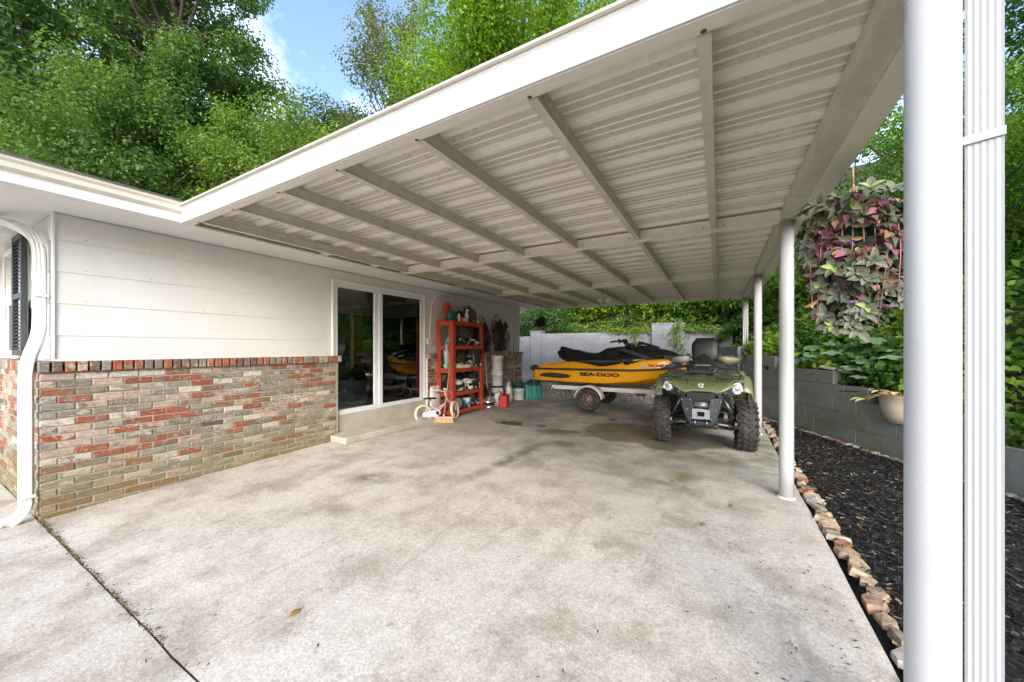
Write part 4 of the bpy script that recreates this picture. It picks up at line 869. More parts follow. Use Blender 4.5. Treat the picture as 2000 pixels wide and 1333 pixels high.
wrap('bow_trim', dense([(3.08, 1.06), (3.22, 1.14), (3.40, 1.10), (3.40, 1.02), (3.2, .99), (2.98, .985)], 3), deck_y, mt['black_plastic'], .015)
def letter(name, body, x0, x1, z0, h, surf, mat, bold=0.0, shear=0.0, slope=0.0):
    vs_, fs_ = text_polys(body, 1.0, bold, 3, shear); xs = [v[0] for v in vs_]; ys = [v[1] for v in vs_]; w = max(xs)-min(xs); hh = max(ys)-min(ys)
    for s in (-1, 1):
        P_ = []; mb = MB()
        for x, y in vs_:
            u = (x-min(xs))/w; X_ = x0+(x1-x0)*(u if s < 0 else 1-u); Z_ = z0+slope*(X_-x0)+(y-min(ys))/hh*h; P_.append((X_, s*(surf(X_, Z_)+.014), Z_))
        mb._add(P_, fs_); mb.build(name, mat, ski)
letter('brand_lettering', 'SEA\u00b7DOO', 1.235, 2.125, .765, .085, hull_y, mt['decal_black'], .045)
letter('registration_lettering', 'TN 2050 MV', 2.70, 3.14, 1.0, .056, lambda x, z: deck_y(x, z)+.006, mt['decal_black'], .03)
letter('model_lettering', 'RXP', .42, .58, .985, .018, deck_y, mt['decal_red'], .02, .2)
mt['sticker'] = M('sticker', (.10, .42, .33), .4, var=.2, scale=30)
wrap('registration_sticker', [(2.575, .988), (2.575, 1.045), (2.665, 1.045), (2.665, .988)], deck_y, mt['sticker'], .003)
letter('sticker_number', '27', 2.60, 2.645, 1.0, .033, lambda x, z: deck_y(x, z)+.003, mt['decal_white'], .02)
# seat
mb = MB(); rings = []
for (x, zt, w, zb) in ((.56, 1.40, .09, 1.30), (.60, 1.445, .13, 1.22), (.70, 1.42, .17, 1.13), (.86, 1.375, .20, 1.08), (1.0, 1.36, .215, 1.06), (1.18, 1.31, .20, 1.05), (1.36, 1.283, .19, 1.04), (1.52, 1.285, .19, 1.03), (1.64, 1.345, .20, 1.03), (1.74, 1.40, .20, 1.03), (1.95, 1.425, .19, 1.05), (2.12, 1.43, .17, 1.08)):
    half = [(0, zt), (w*.55, zt-.006), (w*.9, zt-.03), (w*1.05, zt-.08), (w*1.15+.02, (zt+zb)/2-.02), (w*1.35+.08, zb+.02), (w*1.4+.1, zb)]
    rings.append([Vector((x, -y, z)) for y, z in half[::-1]]+[Vector((x, y, z)) for y, z in half[1:]])
mb.strip(rings); mb._add(rings[0], [tuple(range(13))]); mb._add(rings[-1], [tuple(range(13))]); seat = mb.build('seat', mt['black_vinyl'], ski)
mb = MB(); mb.tube([(.60, -.17, 1.17), (.53, -.12, 1.30), (.52, 0, 1.33), (.53, .12, 1.30), (.60, .17, 1.17)], .02, 8); mb.build('grab_handle', mt['black_plastic'], seat)
# hood, wings, screen
mb = MB(); rings = []
for (x, zt, w, zb) in ((1.86, 1.40, .18, 1.10), (2.0, 1.435, .24, 1.09), (2.25, 1.45, .31, 1.10), (2.5, 1.455, .36, 1.12), (2.75, 1.425, .37, 1.15), (3.0, 1.375, .32, 1.17), (3.18, 1.31, .22, 1.17), (3.32, 1.215, .11, 1.14), (3.38, 1.13, .05, 1.10)):
    half = [(0, zt), (w*.45, zt-.01), (w*.68, zt-.05), (w*.80, zt-(zt-zb)*.40), (w*1.05, zt-(zt-zb)*.62), (w*1.15, zb)]
    rings.append([Vector((x, -y, z)) for y, z in half[::-1]]+[Vector((x, y, z)) for y, z in half[1:]])
mb.strip(rings, False); mb.build('hood', mt['black_gloss'], ski)
mb = MB(); rings = []
for (x, zt, w) in ((2.44, 1.545, .13), (2.50, 1.54, .17), (2.66, 1.495, .16), (2.86, 1.43, .10)): rings.append([Vector((x, -w, zt-.06)), Vector((x, -w*.7, zt-.01)), Vector((x, 0, zt)), Vector((x, w*.7, zt-.01)), Vector((x, w, zt-.06))])
mb.strip(rings, False); mb._add(rings[0], [(0, 1, 2, 3, 4)]); mb.build('wind_deflector', mt['black_plastic'], ski)
mt['wing_grey'] = M('wing_grey', (.045, .05, .058), .3, var=.1, coat=.3)
for s in (-1, 1):
    mb = MB(); mb._add([(1.98, s*.26, 1.40), (2.10, s*.29, 1.405), (2.55, s*.42, 1.27), (2.75, s*.455, 1.185), (2.62, s*.45, 1.175), (2.08, s*.34, 1.34), (1.98, s*.22, 1.38), (2.75, s*.40, 1.16)], [(0, 1, 5), (1, 2, 4, 5), (2, 3, 4), (0, 5, 6), (3, 7, 4)])
    o = mb.build('side_wing', mt['wing_grey'], ski); q = o.modifiers.new('s', 'SOLIDIFY'); q.thickness = .012
mb = MB(); mb.tube([(2.22, 0, 1.43), (2.12, 0, 1.55)], [.06, .045], 10); mb.tube(smooth_path([(1.92, -.36, 1.535), (2.03, -.20, 1.56), (2.10, -.07, 1.57), (2.10, .07, 1.57), (2.03, .20, 1.56), (1.92, .36, 1.535)], 4), .014, 8); mb.ball((2.12, 0, 1.575), (.07, .09, .035)); hb2 = mb.build('handlebar', mt['black_plastic'], ski)
for s in (-1, 1):
    mb = MB(); mb.tube([(1.98, s*.24, 1.555), (1.90, s*.39, 1.53)], .021, 10); mb.tube([(2.06, s*.2, 1.555), (2.03, s*.30, 1.54), (1.97, s*.37, 1.53)], .008, 6); mb.ball((2.04, s*.19, 1.575), (.035, .03, .03)); mb.build('grip', mt['rubber'], hb2)
for s in (-1, 1):
    mb = MB(); mb.tube([(2.42, s*.28, 1.42), (2.36, s*.40, 1.47)], .01, 6); mb.ball((2.36, s*.42, 1.475), (.05, .06, .03)); mb.build('mirror', mt['black_gloss'], ski)
mb = MB(); mb.lathe([(.08, -.02), (.08, .10)], (0, 0, .60), 16, 'x'); mb.tube([(-.02, -.1, .62), (-.06, -.15, .56), (.02, -.2, .5)], .012, 6); mb.build('jet_nozzle', mt['black_plastic'], ski)

# trailer
mt['trailer_white'] = M('trailer_white', (.62, .62, .60), .5, var=.1, dirt=(.34, .27, .2), dirt_amt=.4, dscale=5)
mt['rim_rust'] = M('rim_rust', (.13, .065, .045), .7, .1, var=.3, scale=20, dirt=(.42, .38, .35), dirt_amt=.7, dscale=14)
tr = root('boat_trailer', 'white painted boat trailer with rusty rimmed wheels under the jet ski', 'trailer', (-2.5, 8.57, 0))
mb = MB()
for s in (-1, 1): mb.bar((-.98, s*.47, .475), (1.55, s*.45, .475), .06, .09); mb.bar((1.55, s*.45, .475), (2.35, s*.05, .475), .06, .09)
mb.bar((-.97, -.44, .475), (-.97, .44, .475), .06, .08); mb.bar((.9, -.43, .475), (.9, .43, .475), .05, .06); mb.bar((2.2, 0, .475), (2.9, 0, .475), .07, .08); mb.build('frame', mt['trailer_white'], tr, bevel=.006)
mb = MB(); mb.tube([(0, -.68, .25), (0, .68, .25)], .025, 10); mb.bar((0, -.5, .40), (0, -.5, .26), .05, .04, (0, 1, 0)); mb.bar((0, .5, .40), (0, .5, .26), .05, .04, (0, 1, 0)); mb.build('axle', mt['chassis'], tr)
for s in (-1, 1):
    mb = MB(); mb.bar((-.9, s*.30, .545), (1.2, s*.30, .545), .10, .03); mb.build('bunk', mt['chassis'], tr)
    wh = bpy.data.objects.new('wheel', None); COL.objects.link(wh); wh.parent = tr; wh.location = (0, s*.70, .262)
    mb = MB(); mb.lathe([(.15, -.07), (.165, -.088), (.22, -.095), (.25, -.08), (.26, -.05), (.262, 0), (.26, .05), (.25, .08), (.22, .095), (.165, .088), (.15, .07)], (0, 0, 0), 40, 'y', False)
    mb.build('tyre', mt['rubber'], wh)
    mb = MB(); mb.lathe([(.158, s*.075), (.15, s*.07), (.14, s*.03), (.13, s*.0), (.10, s*.012), (.085, s*.04), (.04, s*.045), (.001, s*.045)], (0, 0, 0), 28, 'y', False); rim_o = mb.build('rim', mt['rim_rust'], wh)
    mb = MB()
    for k in range(5): a = 2*PI*k/5; mb.lathe([(.011, s*.035), (.010, s*.062)], (.065*math.cos(a), 0, .065*math.sin(a)), 6, 'y')
    mb.lathe([(.035, s*.04), (.03, s*.075), (.02, s*.09), (.001, s*.092)], (0, 0, 0), 14, 'y', False); mb.build('hub', mt['steel'], rim_o)
    mb = MB()
    for k in range(6): a = 2*PI*(k+.5)/6; mb.ball((.112*math.cos(a), s*.012, .112*math.sin(a)), (.017, .006, .017), nu=8, nv=5)
    mb.build('rim_hole', mt['black_plastic'], rim_o)
    mb = MB(); rings = []
    for k in range(13):
        a = R(8)+R(164)*k/12; x, z = -.325*math.cos(a), .262+.315*math.sin(a)
        rings.append([Vector((x*.97, s*.57, z-.03)), Vector((x, s*.575, z)), Vector((x, s*.80, z)), Vector((x*.96, s*.82, z-.012)), Vector((x*.93, s*.82, z-.035))])
    mb.strip(rings); o = mb.build('fender', mt['trailer_white'], tr); q = o.modifiers.new('s', 'SOLIDIFY'); q.thickness = .006
    mb = MB(); mb.box((-1.0, s*.50, .43), (.05, .09, .07)); o = mb.build('tail_lamp', M('lamp_red', (.45, .02, .015), .25), tr, bevel=.006)
    mb = MB(); mb.box((-.96, s*.50, .43), (.025, .10, .08)); mb.build('tail_lamp_housing', mt['zinc'], tr)
    for xx_ in (-.62, 1.05):
        mb = MB(); mb.prism([(xx_-.13, .43), (xx_+.13, .43), (xx_+.06, .36), (xx_+.02, .385), (xx_-.06, .365)], 'y', s*.44, s*.47); mb.build('bracket', mt['chassis'], tr)
mb = MB(); mb.tube([(2.8, 0, 0.005), (2.8, 0, .5)], .025, 8); mb.lathe([(.06, -.03), (.06, .03)], (2.8, 0, .065), 14, 'y'); mb.build('jockey_wheel', mt['zinc'], tr)

# ------------------------------------------------------------------ red shelving unit
mt['red_wood'] = M('red_wood', (.42, .055, .022), .6, var=.25, scale=9, bump=.25, bscale=40, dirt=(.16, .03, .02), dirt_amt=.5, dscale=8)
SHX, SHY = -4.83, 6.295
shelf = root('shelving_unit', 'red painted wooden shelving unit crowded with gear against the house wall', 'shelving unit', (SHX, SHY, 0))
D2, W2, HT = .215, .545, 1.96
for sx in (-1, 1):
    for sy in (-1, 1): mb = MB(); mb.box((sx*(D2-.02), sy*(W2-.045), HT/2+.002), (.04, .09, HT)); mb.build('post', mt['red_wood'], shelf, bevel=.004)
for sy in (-1, 1):
    for sx in (-1, 1): mb = MB(); mb.box((sx*(D2-.075), sy*(W2-.0125), HT/2+.002), (.07, .025, HT)); mb.build('post_side', mt['red_wood'], shelf, bevel=.004)
LV = [.13, .50, .98, 1.45, 1.94]
for z in LV:
    mb = MB(); mb.bb(-D2+.004, -W2+.026, z-.018, D2-.042, W2-.026, z); bd = mb.build('shelf_board', mt['red_wood'], shelf)
    mb = MB(); mb.bb(D2-.041, -W2+.091, z-.075, D2-.006, W2-.091, z+.004); mb.build('rail', mt['red_wood'], bd, bevel=.004)
    for sy in (-1, 1): mb = MB(); mb.bb(-D2+.111, min(sy*(W2-.001), sy*(W2-.022)), z-.085, D2-.111, max(sy*(W2-.001), sy*(W2-.022)), z+.004); mb.build('side_rail', mt['red_wood'], bd, bevel=.003)
def S(x, y, z): return (SHX+x*1.12, SHY+y*1.25, z)
def blob(name, label, cat, loc, r, mat, seed=1, amp=.25, freq=2.5, group=None):
    r = (r[0]*1.06, r[1]*1.15, r[2]*1.06); mb = MB(); mb.ball((0, 0, r[2]*.86), r, seed, amp, freq, 22, 14)
    for i, v in enumerate(mb.v):
        if v[2] < 0: mb.v[i] = (v[0], v[1], 0.001)
    o = mb.build(name, mat, None, loc=loc); return tag(o, label, cat, group)
col = lambda n, c, r=.55, **k: M(n, c, r, **k)
mt['bag_black'] = col('bag_black', (.018, .018, .02), .75, bump=.3, bscale=60, var=.3); mt['bag_camo'] = col('bag_camo', (.085, .075, .05), .8, var=.5, scale=18, dirt=(.02, .022, .016), dirt_amt=.9, dscale=16)
mt['white_pl'] = col('white_pl', (.70, .70, .68), .45, dirt=(.45, .42, .36), dirt_amt=.35, dscale=9); mt['orange'] = col('orange', (.60, .10, .02), .5); mt['red_pl'] = col('red_pl', (.50, .03, .04), .5, var=.15); mt['blue_pl'] = col('blue_pl', (.06, .22, .48), .5); mt['lightblue'] = col('lightblue', (.30, .48, .66), .6); mt['yellow_pl'] = col('yellow_pl', (.62, .38, .04), .5, var=.3, scale=30); mt['hivis'] = col('hivis', (.35, .75, .08), .5); mt['grey_pl'] = col('grey_pl', (.28, .28, .28), .5); mt['teal'] = col('teal', (.03, .30, .27), .55, var=.3, scale=14); mt['dark_teal'] = col('dark_teal', (.02, .08, .09), .5); mt['purple_dk'] = col('purple_dk', (.07, .05, .075), .5)
mt['plush'] = col('plush', (.60, .07, .02), .9, var=.3, bump=.6, bscale=120); mt['wood_handle'] = col('wood_handle', (.42, .25, .11), .55, var=.2, scale=20); mt['cream'] = col('cream', (.74, .66, .45), .7)
def bottle(name, label, loc, r, h, mat, cap_mat, spray=False):
    t_ = root(name, label, 'bottle', loc); mb = MB(); mb.lathe([(r*.95, .001), (r, .01), (r, h*.62), (r*.85, h*.72), (r*.42, h*.82), (r*.40, h*.86)], n=18); mb.build('body', mat, t_)
    mb = MB(); mb.lathe([(r*.46, h*.86), (r*.46, h), (r*.3, h*1.01)], n=14)
    if spray: mb.box((r*.35, 0, h*1.03), (r*1.5, r*.5, h*.09)); mb.tube([(r*.8, 0, h*.98), (r*.55, 0, h*.86)], r*.1, 6)
    mb.build('cap', cap_mat, t_); return t_
def helmet(name, label, loc, rz, shell, visor, s=1.0):
    t_ = root(name, label, 'helmet', loc, rz); mb = MB(); mb.ball((0, 0, .12*s), (.14*s, .11*s, .125*s), nu=20, nv=14); mb.ball((.085*s, 0, .055*s), (.075*s, .075*s, .055*s), nu=14, nv=8); mb.build('shell', shell, t_)
    mb = MB(); mb.strip([[(.10*s*math.cos(a)+.05*s, .115*s*math.sin(a), z*s) for a in np.linspace(-1.1, 1.1, 9)] for z in (.09, .145)]); mb.build('visor', visor, t_)
    mb = MB(); mb.strip([[(.06*s, y*s, .22*s) for y in (-.08, 0, .08)], [(.20*s, y*s, .215*s) for y in (-.07, 0, .07)]]); q = mb.build('peak', shell, t_).modifiers.new('s', 'SOLIDIFY'); q.thickness = .008
    return t_
Z5, Z4, Z3, Z2, Z1 = [z+.004 for z in LV[::-1]]
# on top
blob('gear_bag', 'round dark green case on top of the red shelves, left end', 'bag', S(.06, -.33, Z5), (.10, .12, .125), mt['dark_teal'], 3, .05)
blob('plush_toy', 'fluffy orange red plush behind the round case on the shelves', 'toy', S(-.10, -.27, Z5), (.07, .09, .21), mt['plush'], 5, .3, 4)
bottle('spray_bottle', 'white bottle with red cap on top of the red shelves', S(.12, -.20, Z5), .033, .20, mt['white_pl'], mt['red_pl'])
bottle('trigger_bottle', 'pale trigger spray bottle standing on top of the red shelves', S(.11, .03, Z5), .045, .26, mt['white_pl'], mt['white_pl'], True)
ob = root('snack_box', 'orange box with white label on top of the red shelves', 'box', S(.14, -.09, Z5)); mb = MB(); mb.box((0, 0, .05), (.06, .13, .098)); mb.build('carton', mt['orange'], ob, bevel=.004); mb = MB(); mb.box((.0315, 0, .055), (.002, .08, .055)); mb.build('label_patch', mt['white_pl'], ob)
blob('camo_bag', 'dark camouflage bag heaped on top of the red shelves', 'bag', S(.02, .20, Z5), (.14, .17, .18), mt['bag_camo'], 9, .35, 3)
blob('pouch', 'small black bag lying over the camouflage bag', 'bag', S(-.09, .06, Z5), (.07, .09, .14), mt['bag_black'], 12, .3)
gl = root('work_glove', 'cream work glove propped at the right end of the shelf top', 'glove', S(.10, .38, Z5)); mb = MB(); mb.ball((0, 0, .045), (.02, .045, .05), 2, .1)
for k in range(4): mb.tube([(0, -.033+.022*k, .07), (0, -.045+.030*k, .15-.012*abs(k-1.5))], [.013, .009], 7)
mb.tube([(0, .035, .04), (0, .07, .085)], [.013, .009], 7); mb.build('glove_body', mt['cream'], gl)
# fourth level
blob('gear_pile', 'heap of dark riding gear on the upper red shelf', 'gear', S(.0, .02, Z4), (.17, .28, .22), mt['bag_camo'], 21, .4, 3)
blob('black_vest', 'black vest bunched at the left of the upper shelf', 'clothing', S(.06, -.19, Z4), (.10, .08, .09), mt['bag_black'], 23, .35)
ball_o = root('ball', 'white ball with red spot at the right edge of the upper shelf', 'ball', S(.13, .30, Z4)); mb = MB(); mb.ball((0, 0, .055), .055); mb.build('skin', mt['white_pl'], ball_o); mb = MB(); mb.ball((.035, 0, .025), (.03, .03, .02)); mb.build('red_spot', mt['orange'], ball_o)
bottle('blue_bottle', 'blue capped bottle inside the side opening of the red shelves', S(.0, -.33, Z4), .035, .19, mt['lightblue'], mt['blue_pl'])
stp = root('strap', 'light blue strap hanging down the side of the red shelves', 'strap', (SHX+.055, SHY-.5525, 1.02)); mb = MB(); mb.bar((0, -.004, 0), (.01, -.004, .47), .042, .006, (0, 1, 0)); mb.build('webbing', mt['lightblue'], stp); mb = MB(); mb.box((0, -.008, .0), (.055, .02, .06)); mb.build('buckle', mt['lightblue'], stp, bevel=.004); mb = MB(); mb.box((.005, -.012, .48), (.06, .03, .07)); mb.build('buckle', mt['blue_pl'], stp, bevel=.004)
# third level
tray = root('plastic_tray', 'white tray of yellow oddments on the middle red shelf', 'tray', S(.10, -.10, Z3)); mb = MB(); x0, y0 = .09, .19
mb.bb(-x0, -y0, .001, x0, y0, .008); mb.bb(-x0, -y0, .008, -x0+.006, y0, .07); mb.bb(x0-.006, -y0, .008, x0, y0, .07); mb.bb(-x0+.006, -y0, .008, x0-.006, -y0+.006, .07); mb.bb(-x0+.006, y0-.006, .008, x0-.006, y0, .07); mb.build('tray_body', mt['white_pl'], tray)
for k in range(5): mb = MB(); mb.ball((random.uniform(-.05, .05), -.15+.065*k, .065), (.04, .045, .04), k, .3); mb.build('oddment', mt['yellow_pl'] if k < 3 else mt['bag_camo'], tray)
blob('white_gloves', 'pair of white gloves lying behind the yellow oddments', 'gloves', S(-.10, -.20, Z3), (.06, .13, .30), mt['white_pl'], 31, .35)
blob('brown_pouch', 'brown pouch bunched above the white tray on the middle shelf', 'bag', S(-.09, .10, Z3), (.08, .14, .19), mt['bag_camo'], 33, .4)
blob('black_backpack', 'black backpack hanging over the right front of the middle shelf', 'backpack', S(.09, .28, Z3), (.14, .15, .26), mt['bag_black'], 35, .3)
blob('hivis_roll', 'roll with green reflective band in the side opening', 'roll', S(-.02, -.36, Z3), (.07, .05, .05), mt['hivis'], 37, .15)
# second level
helmet('helmet', 'white and black motocross helmet on the lower red shelf, left one', S(.05, -.16, Z2), R(-25), mt['white_pl'], mt['black_gloss']); helmet('helmet', 'white motocross helmet with grey peak tilted beside the first helmet', S(.06, .08, Z2), R(15), mt['white_pl'], mt['black_gloss'])
blob('black_boots', 'black boots crowded at the right of the lower shelf', 'boots', S(.02, .30, Z2), (.14, .11, .19), mt['bag_black'], 41, .35); blob('dark_bundle', 'dark bundle filling the back of the lower shelf', 'bundle', S(-.12, -.02, Z2), (.05, .33, .18), mt['bag_black'], 43, .3)
# first level
pc = root('paint_can', 'white and blue paint can on the bottom red shelf', 'paint can', S(.08, .07, Z1)); mb = MB(); mb.lathe([(.078, .001), (.08, .005), (.08, .185), (.074, .19), (.07, .186), (.001, .186)], n=24); mb.build('can', mt['white_pl'], pc); mb = MB(); mb.lathe([(.0805, .05), (.0805, .15)], n=24, cap=False); mb.build('blue_band', mt['blue_pl'], pc); mb = MB(); mb.tube([(.0, -.082, .17), (.05, -.06, .12), (.07, 0, .1), (.05, .06, .12), (0, .082, .17)], .003, 5); mb.build('bail', mt['steel'], pc)
lid = root('plastic_disc', 'round grey plastic disc leaning at the left of the bottom shelf', 'disc', S(.10, -.20, Z1)); mb = MB(); mb.lathe([(.001, -.006), (.10, -.006), (.115, 0), (.11, .012), (.001, .010)], (0, 0, .118), 26, 'x'); mb.build('disc', mt['grey_pl'], lid, rot=(0, R(-8), R(-20)))
blob('black_tub', 'black tub sitting in front of the paint can', 'tub', S(.02, -.05, Z1), (.08, .09, .07), mt['bag_black'], 51, .08); blob('grey_sack', 'dark grey sack at the right end of the bottom shelf', 'sack', S(.0, .27, Z1), (.11, .10, .16), mt['grey_plastic'], 53, .3)
def heap(name, label, loc, lx, ly, lz, k, seed, mats, cat='gear'):
    r_ = random.Random(seed); t_ = root(name, label, cat, loc)
    for j in range(k):
        x, y = r_.uniform(-lx, lx), r_.uniform(-ly, ly); z = r_.uniform(.02, lz)*(1-.5*abs(y)/ly); m_ = mt[r_.choice(mats)]; mb = MB(); kd = r_.random()
        if kd < .35: a = r_.uniform(0, 6); mb.tube(smooth_path([(x, y, max(.012, z)), (x+.04*math.cos(a), y+.06*math.sin(a), z+.05), (x+.05, y+.11*math.sin(a), max(.012, z-.03)), (x+.02, y+.16*math.sin(a), .012)], 3), r_.uniform(.005, .012), 6); mb.build('strap', m_, t_)
        elif kd < .7: mb.ball((x, y, max(z*.8, .035)), (r_.uniform(.025, .05), r_.uniform(.03, .07), r_.uniform(.025, .035)), j, .35, 3); mb.build('lump', m_, t_)
        else: mb.box((x, y, max(z*.7, .03)), (r_.uniform(.03, .07), r_.uniform(.04, .1), r_.uniform(.02, .045)), (r_.uniform(-.2, .2), r_.uniform(-.2, .2), r_.uniform(0, 3))); mb.build('block', m_, t_, bevel=.006)
    return t_
DK = ['bag_black', 'bag_camo', 'grey_plastic', 'bag_black', 'white_pl', 'grey_pl']
heap('riding_gear', 'tangle of straps and pads in front on the upper red shelf', S(.12, 0, Z4), .05, .42, .27, 40, 1, DK); heap('loose_gear', 'jumble of gloves and straps on the middle red shelf', S(.11, .12, Z3), .05, .36, .30, 40, 2, DK+['wood_handle']); heap('loose_gear', 'jumble of dark gear around the helmets on the lower shelf', S(.10, .05, Z2), .06, .40, .26, 34, 3, DK); heap('loose_gear', 'small cans and tools on the bottom red shelf', S(.10, .10, Z1), .06, .38, .18, 30, 4, DK+['lightblue']); heap('loose_gear', 'straps and odds heaped on the top of the red shelves', S(.08, .18, Z5), .07, .22, .20, 16, 5, DK+['wood_handle'])
# sign board and paper bag left of the shelves
sg = root('feed_bag', 'white printed feed bag standing between door and red shelves', 'bag', (-4.975, 5.63, 0)); mb = MB(); rings = [[Vector((.055*math.cos(a)*(1 if z < .5 else .35)*(.6 if z < .1 else 1), .14*math.copysign(abs(math.cos(a+PI/2))**.6, -math.sin(a)), z+.02*math.sin(a*2))) for a in np.linspace(0, 2*PI, 14, endpoint=False)] for z in (.03, .2, .45, .62)]
mb.loft(rings); mb.build('sack', mt['white_pl'], sg); vs_, fs_ = text_polys('DU', .09, .004); mb = MB(); mb._add([(.046, -.05+x, .44+y) for x, y in vs_], fs_); mb.build('print', mt['decal_black'], sg)

# ------------------------------------------------------------------ bicycle and broom
mt['pink'] = col('pink_paint', (.72, .36, .47), .3, coat=.3, var=.05); mt['lav'] = col('lavender', (.70, .68, .74), .4, var=.05)
bk = root('childs_bicycle', 'small pink childs bicycle with cream tyres leaning at the red shelves', 'bicycle', (-4.72, 5.04, 0), R(90-17)); TILT = bpy.data.objects
WB, WR = .70, .178
class KB(MB):      # bicycle local frame: x forward, leaning to its left
    def __init__(s): super().__init__(); s.M = Matrix.Rotation(R(-9), 4, 'X')
for nm, xw, turn in (('rear_wheel', 0, 0), ('front_wheel', WB, R(32))):
    wh = bpy.data.objects.new(nm, None); COL.objects.link(wh); wh.parent = bk; wh.location = KB().M @ Vector((xw, 0, WR+.004)); wh.rotation_euler = (R(-9), 0, turn)
    mb = MB(); mb.tube([(.152*math.cos(2*PI*k/36), 0, .152*math.sin(2*PI*k/36)) for k in range(36)], .0245, 10, True); mb.build('tyre', mt['cream'], wh)
    mb = MB(); mb.tube([(.126*math.cos(2*PI*k/32), 0, .126*math.sin(2*PI*k/32)) for k in range(32)], .009, 6, True); mb.build('rim', mt['steel'], wh)
    mb = MB()
    for k in range(16): a = 2*PI*k/16; mb.tube([(.015*math.cos(a+1), .02*(-1)**k, .015*math.sin(a+1)), (.124*math.cos(a), 0, .124*math.sin(a))], .0016, 4)
    mb.tube([(0, -.045, 0), (0, .045, 0)], .013, 8); mb.build('spoke', mt['steel'], wh)
    mb = MB(); mb.box((-.07, -.012, -.07), (.05, .008, .018), (0, R(-45), 0)); mb.build('reflector', mt['white_pl'], wh)
F_ = {k: Vector(v) for k, v in dict(rear=(0, 0, WR), bb=(.27, 0, .17), seat=(.20, 0, .37), head=(.53, 0, .46), headb=(.56, 0, .37), front=(WB, 0, WR)).items()}
mb = KB(); mb.tube([F_['headb'], (.42, 0, .30), (.30, 0, .24), F_['seat'].lerp(F_['bb'], .55)], .016, 8); mb.tube([F_['head'].lerp(F_['headb'], .9), (.40, 0, .25), F_['bb']], .016, 8); mb.tube([F_['bb'], F_['seat'], (.19, 0, .41)], .015, 8); mb.tube([F_['head'], F_['headb']], .02, 10)
for s in (-1, 1): mb.tube([F_['bb'], (.12, s*.03, .17), F_['rear']+Vector((0, s*.04, 0))], .009, 6); mb.tube([F_['seat'].lerp(F_['bb'], .25), F_['rear']+Vector((0, s*.04, 0))], .008, 6)
mb.build('frame', mt['pink'], bk)
mb = KB(); ft = math.tan(R(32))
for s in (-1, 1): mb.tube([(.565, 0, .365), (.60, s*.04, .35), (.69, s*.045+.0, .25), (WB, s*.045, WR)], .012, 8)
mb.build('fork', mt['pink'], bk)
mb = KB(); mb.prism([(-.04, .13), (.02, .115), (.28, .10), (.34, .13), (.35, .19), (.31, .235), (.26, .235), (.0, .215), (-.04, .19)], 'y', -.052, -.038); cg = mb.build('chain_guard', mt['lav'], bk, bevel=.008)
mb = KB(); mb.lathe([(.035, -.058), (.03, -.066)], (.27, 0, .17), 14, 'y'); mb.tube([(.27, -.07, .17), (.30, -.075, .11)], .008, 6); mb.box((.30, -.105, .108), (.06, .06, .02)); mb.build('crank', mt['black_plastic'], bk); mb = KB(); mb.tube([(.27, .07, .17), (.24, .075, .23)], .008, 6); mb.box((.24, .105, .232), (.06, .06, .02)); mb.build('crank', mt['black_plastic'], bk)
mb = KB(); rings = []
for x, w, z in ((.06, .06, .455), (.10, .075, .46), (.18, .06, .455), (.26, .025, .45), (.30, .015, .445)): rings.append([Vector((x, w*math.cos(a), z+.018*math.sin(a))) for a in np.linspace(0, 2*PI, 12, endpoint=False)])
mb.loft(rings); mb.tube([(.19, 0, .41), (.17, 0, .445)], .012, 8); mb.build('saddle', mt['black_vinyl'], bk)
mb = KB(); mb.tube([(.53, 0, .45), (.50, 0, .56)], .012, 8); mb.tube(smooth_path([(.40, -.22, .60), (.46, -.19, .60), (.51, -.06, .56), (.51, .06, .56), (.46, .19, .60), (.40, .22, .60)], 4), .010, 8); hbk = mb.build('handlebar', mt['lav'], bk)
for s in (-1, 1): mb = KB(); mb.tube([(.45, s*.205, .60), (.35, s*.225, .60)], .015, 8); mb.tube([(.47, s*.195, .592), (.42, s*.20, .575)], .006, 5); mb.build('grip', mt['white_pl'], hbk)
mb = KB(); mb.tube([(.55, -.05, .56), (.62, -.06, .52), (.64, -.05, .45), (.60, -.02, .38)], .004, 5); mb.build('brake_cable', mt['pink'], bk)
mb = KB(); mb.tube([(.05, .05, .17), (-.03, .12, .02)], .007, 6); mb.tube([(.18, -.03, .13), (.14, -.13, .02)], .007, 6); mb.build('kickstand', mt['steel'], bk)
br = root('push_broom', 'straw push broom with pink head leaning on the red shelves', 'broom', (-4.50, 5.34, 0), R(30))
mb = MB(); rings = []
for x in np.linspace(-.17, .17, 9):
    f_ = abs(x)/.17; rings.append([Vector((x*1.12, -.045-.008*f_, .004)), Vector((x*1.12, .035, .004)), Vector((x, .028, .085)), Vector((x, -.028, .085))])
mb.loft(rings, smooth=False); mb.build('bristles', M('straw', (.55, .36, .15), .9, var=.4, scale=45, bump=.8, bscale=160), br)
mb = MB(); mb.box((0, 0, .098), (.36, .055, .025)); mb.lathe([(.02, .11), (.014, .15)], n=10); mb.build('head', mt['pink'], br, bevel=.006)
mb = MB(); mb.tube([(0, 0, .13), (.075, .34, 1.18)], .0115, 10); mb.build('handle', mt['wood_handle'], br)

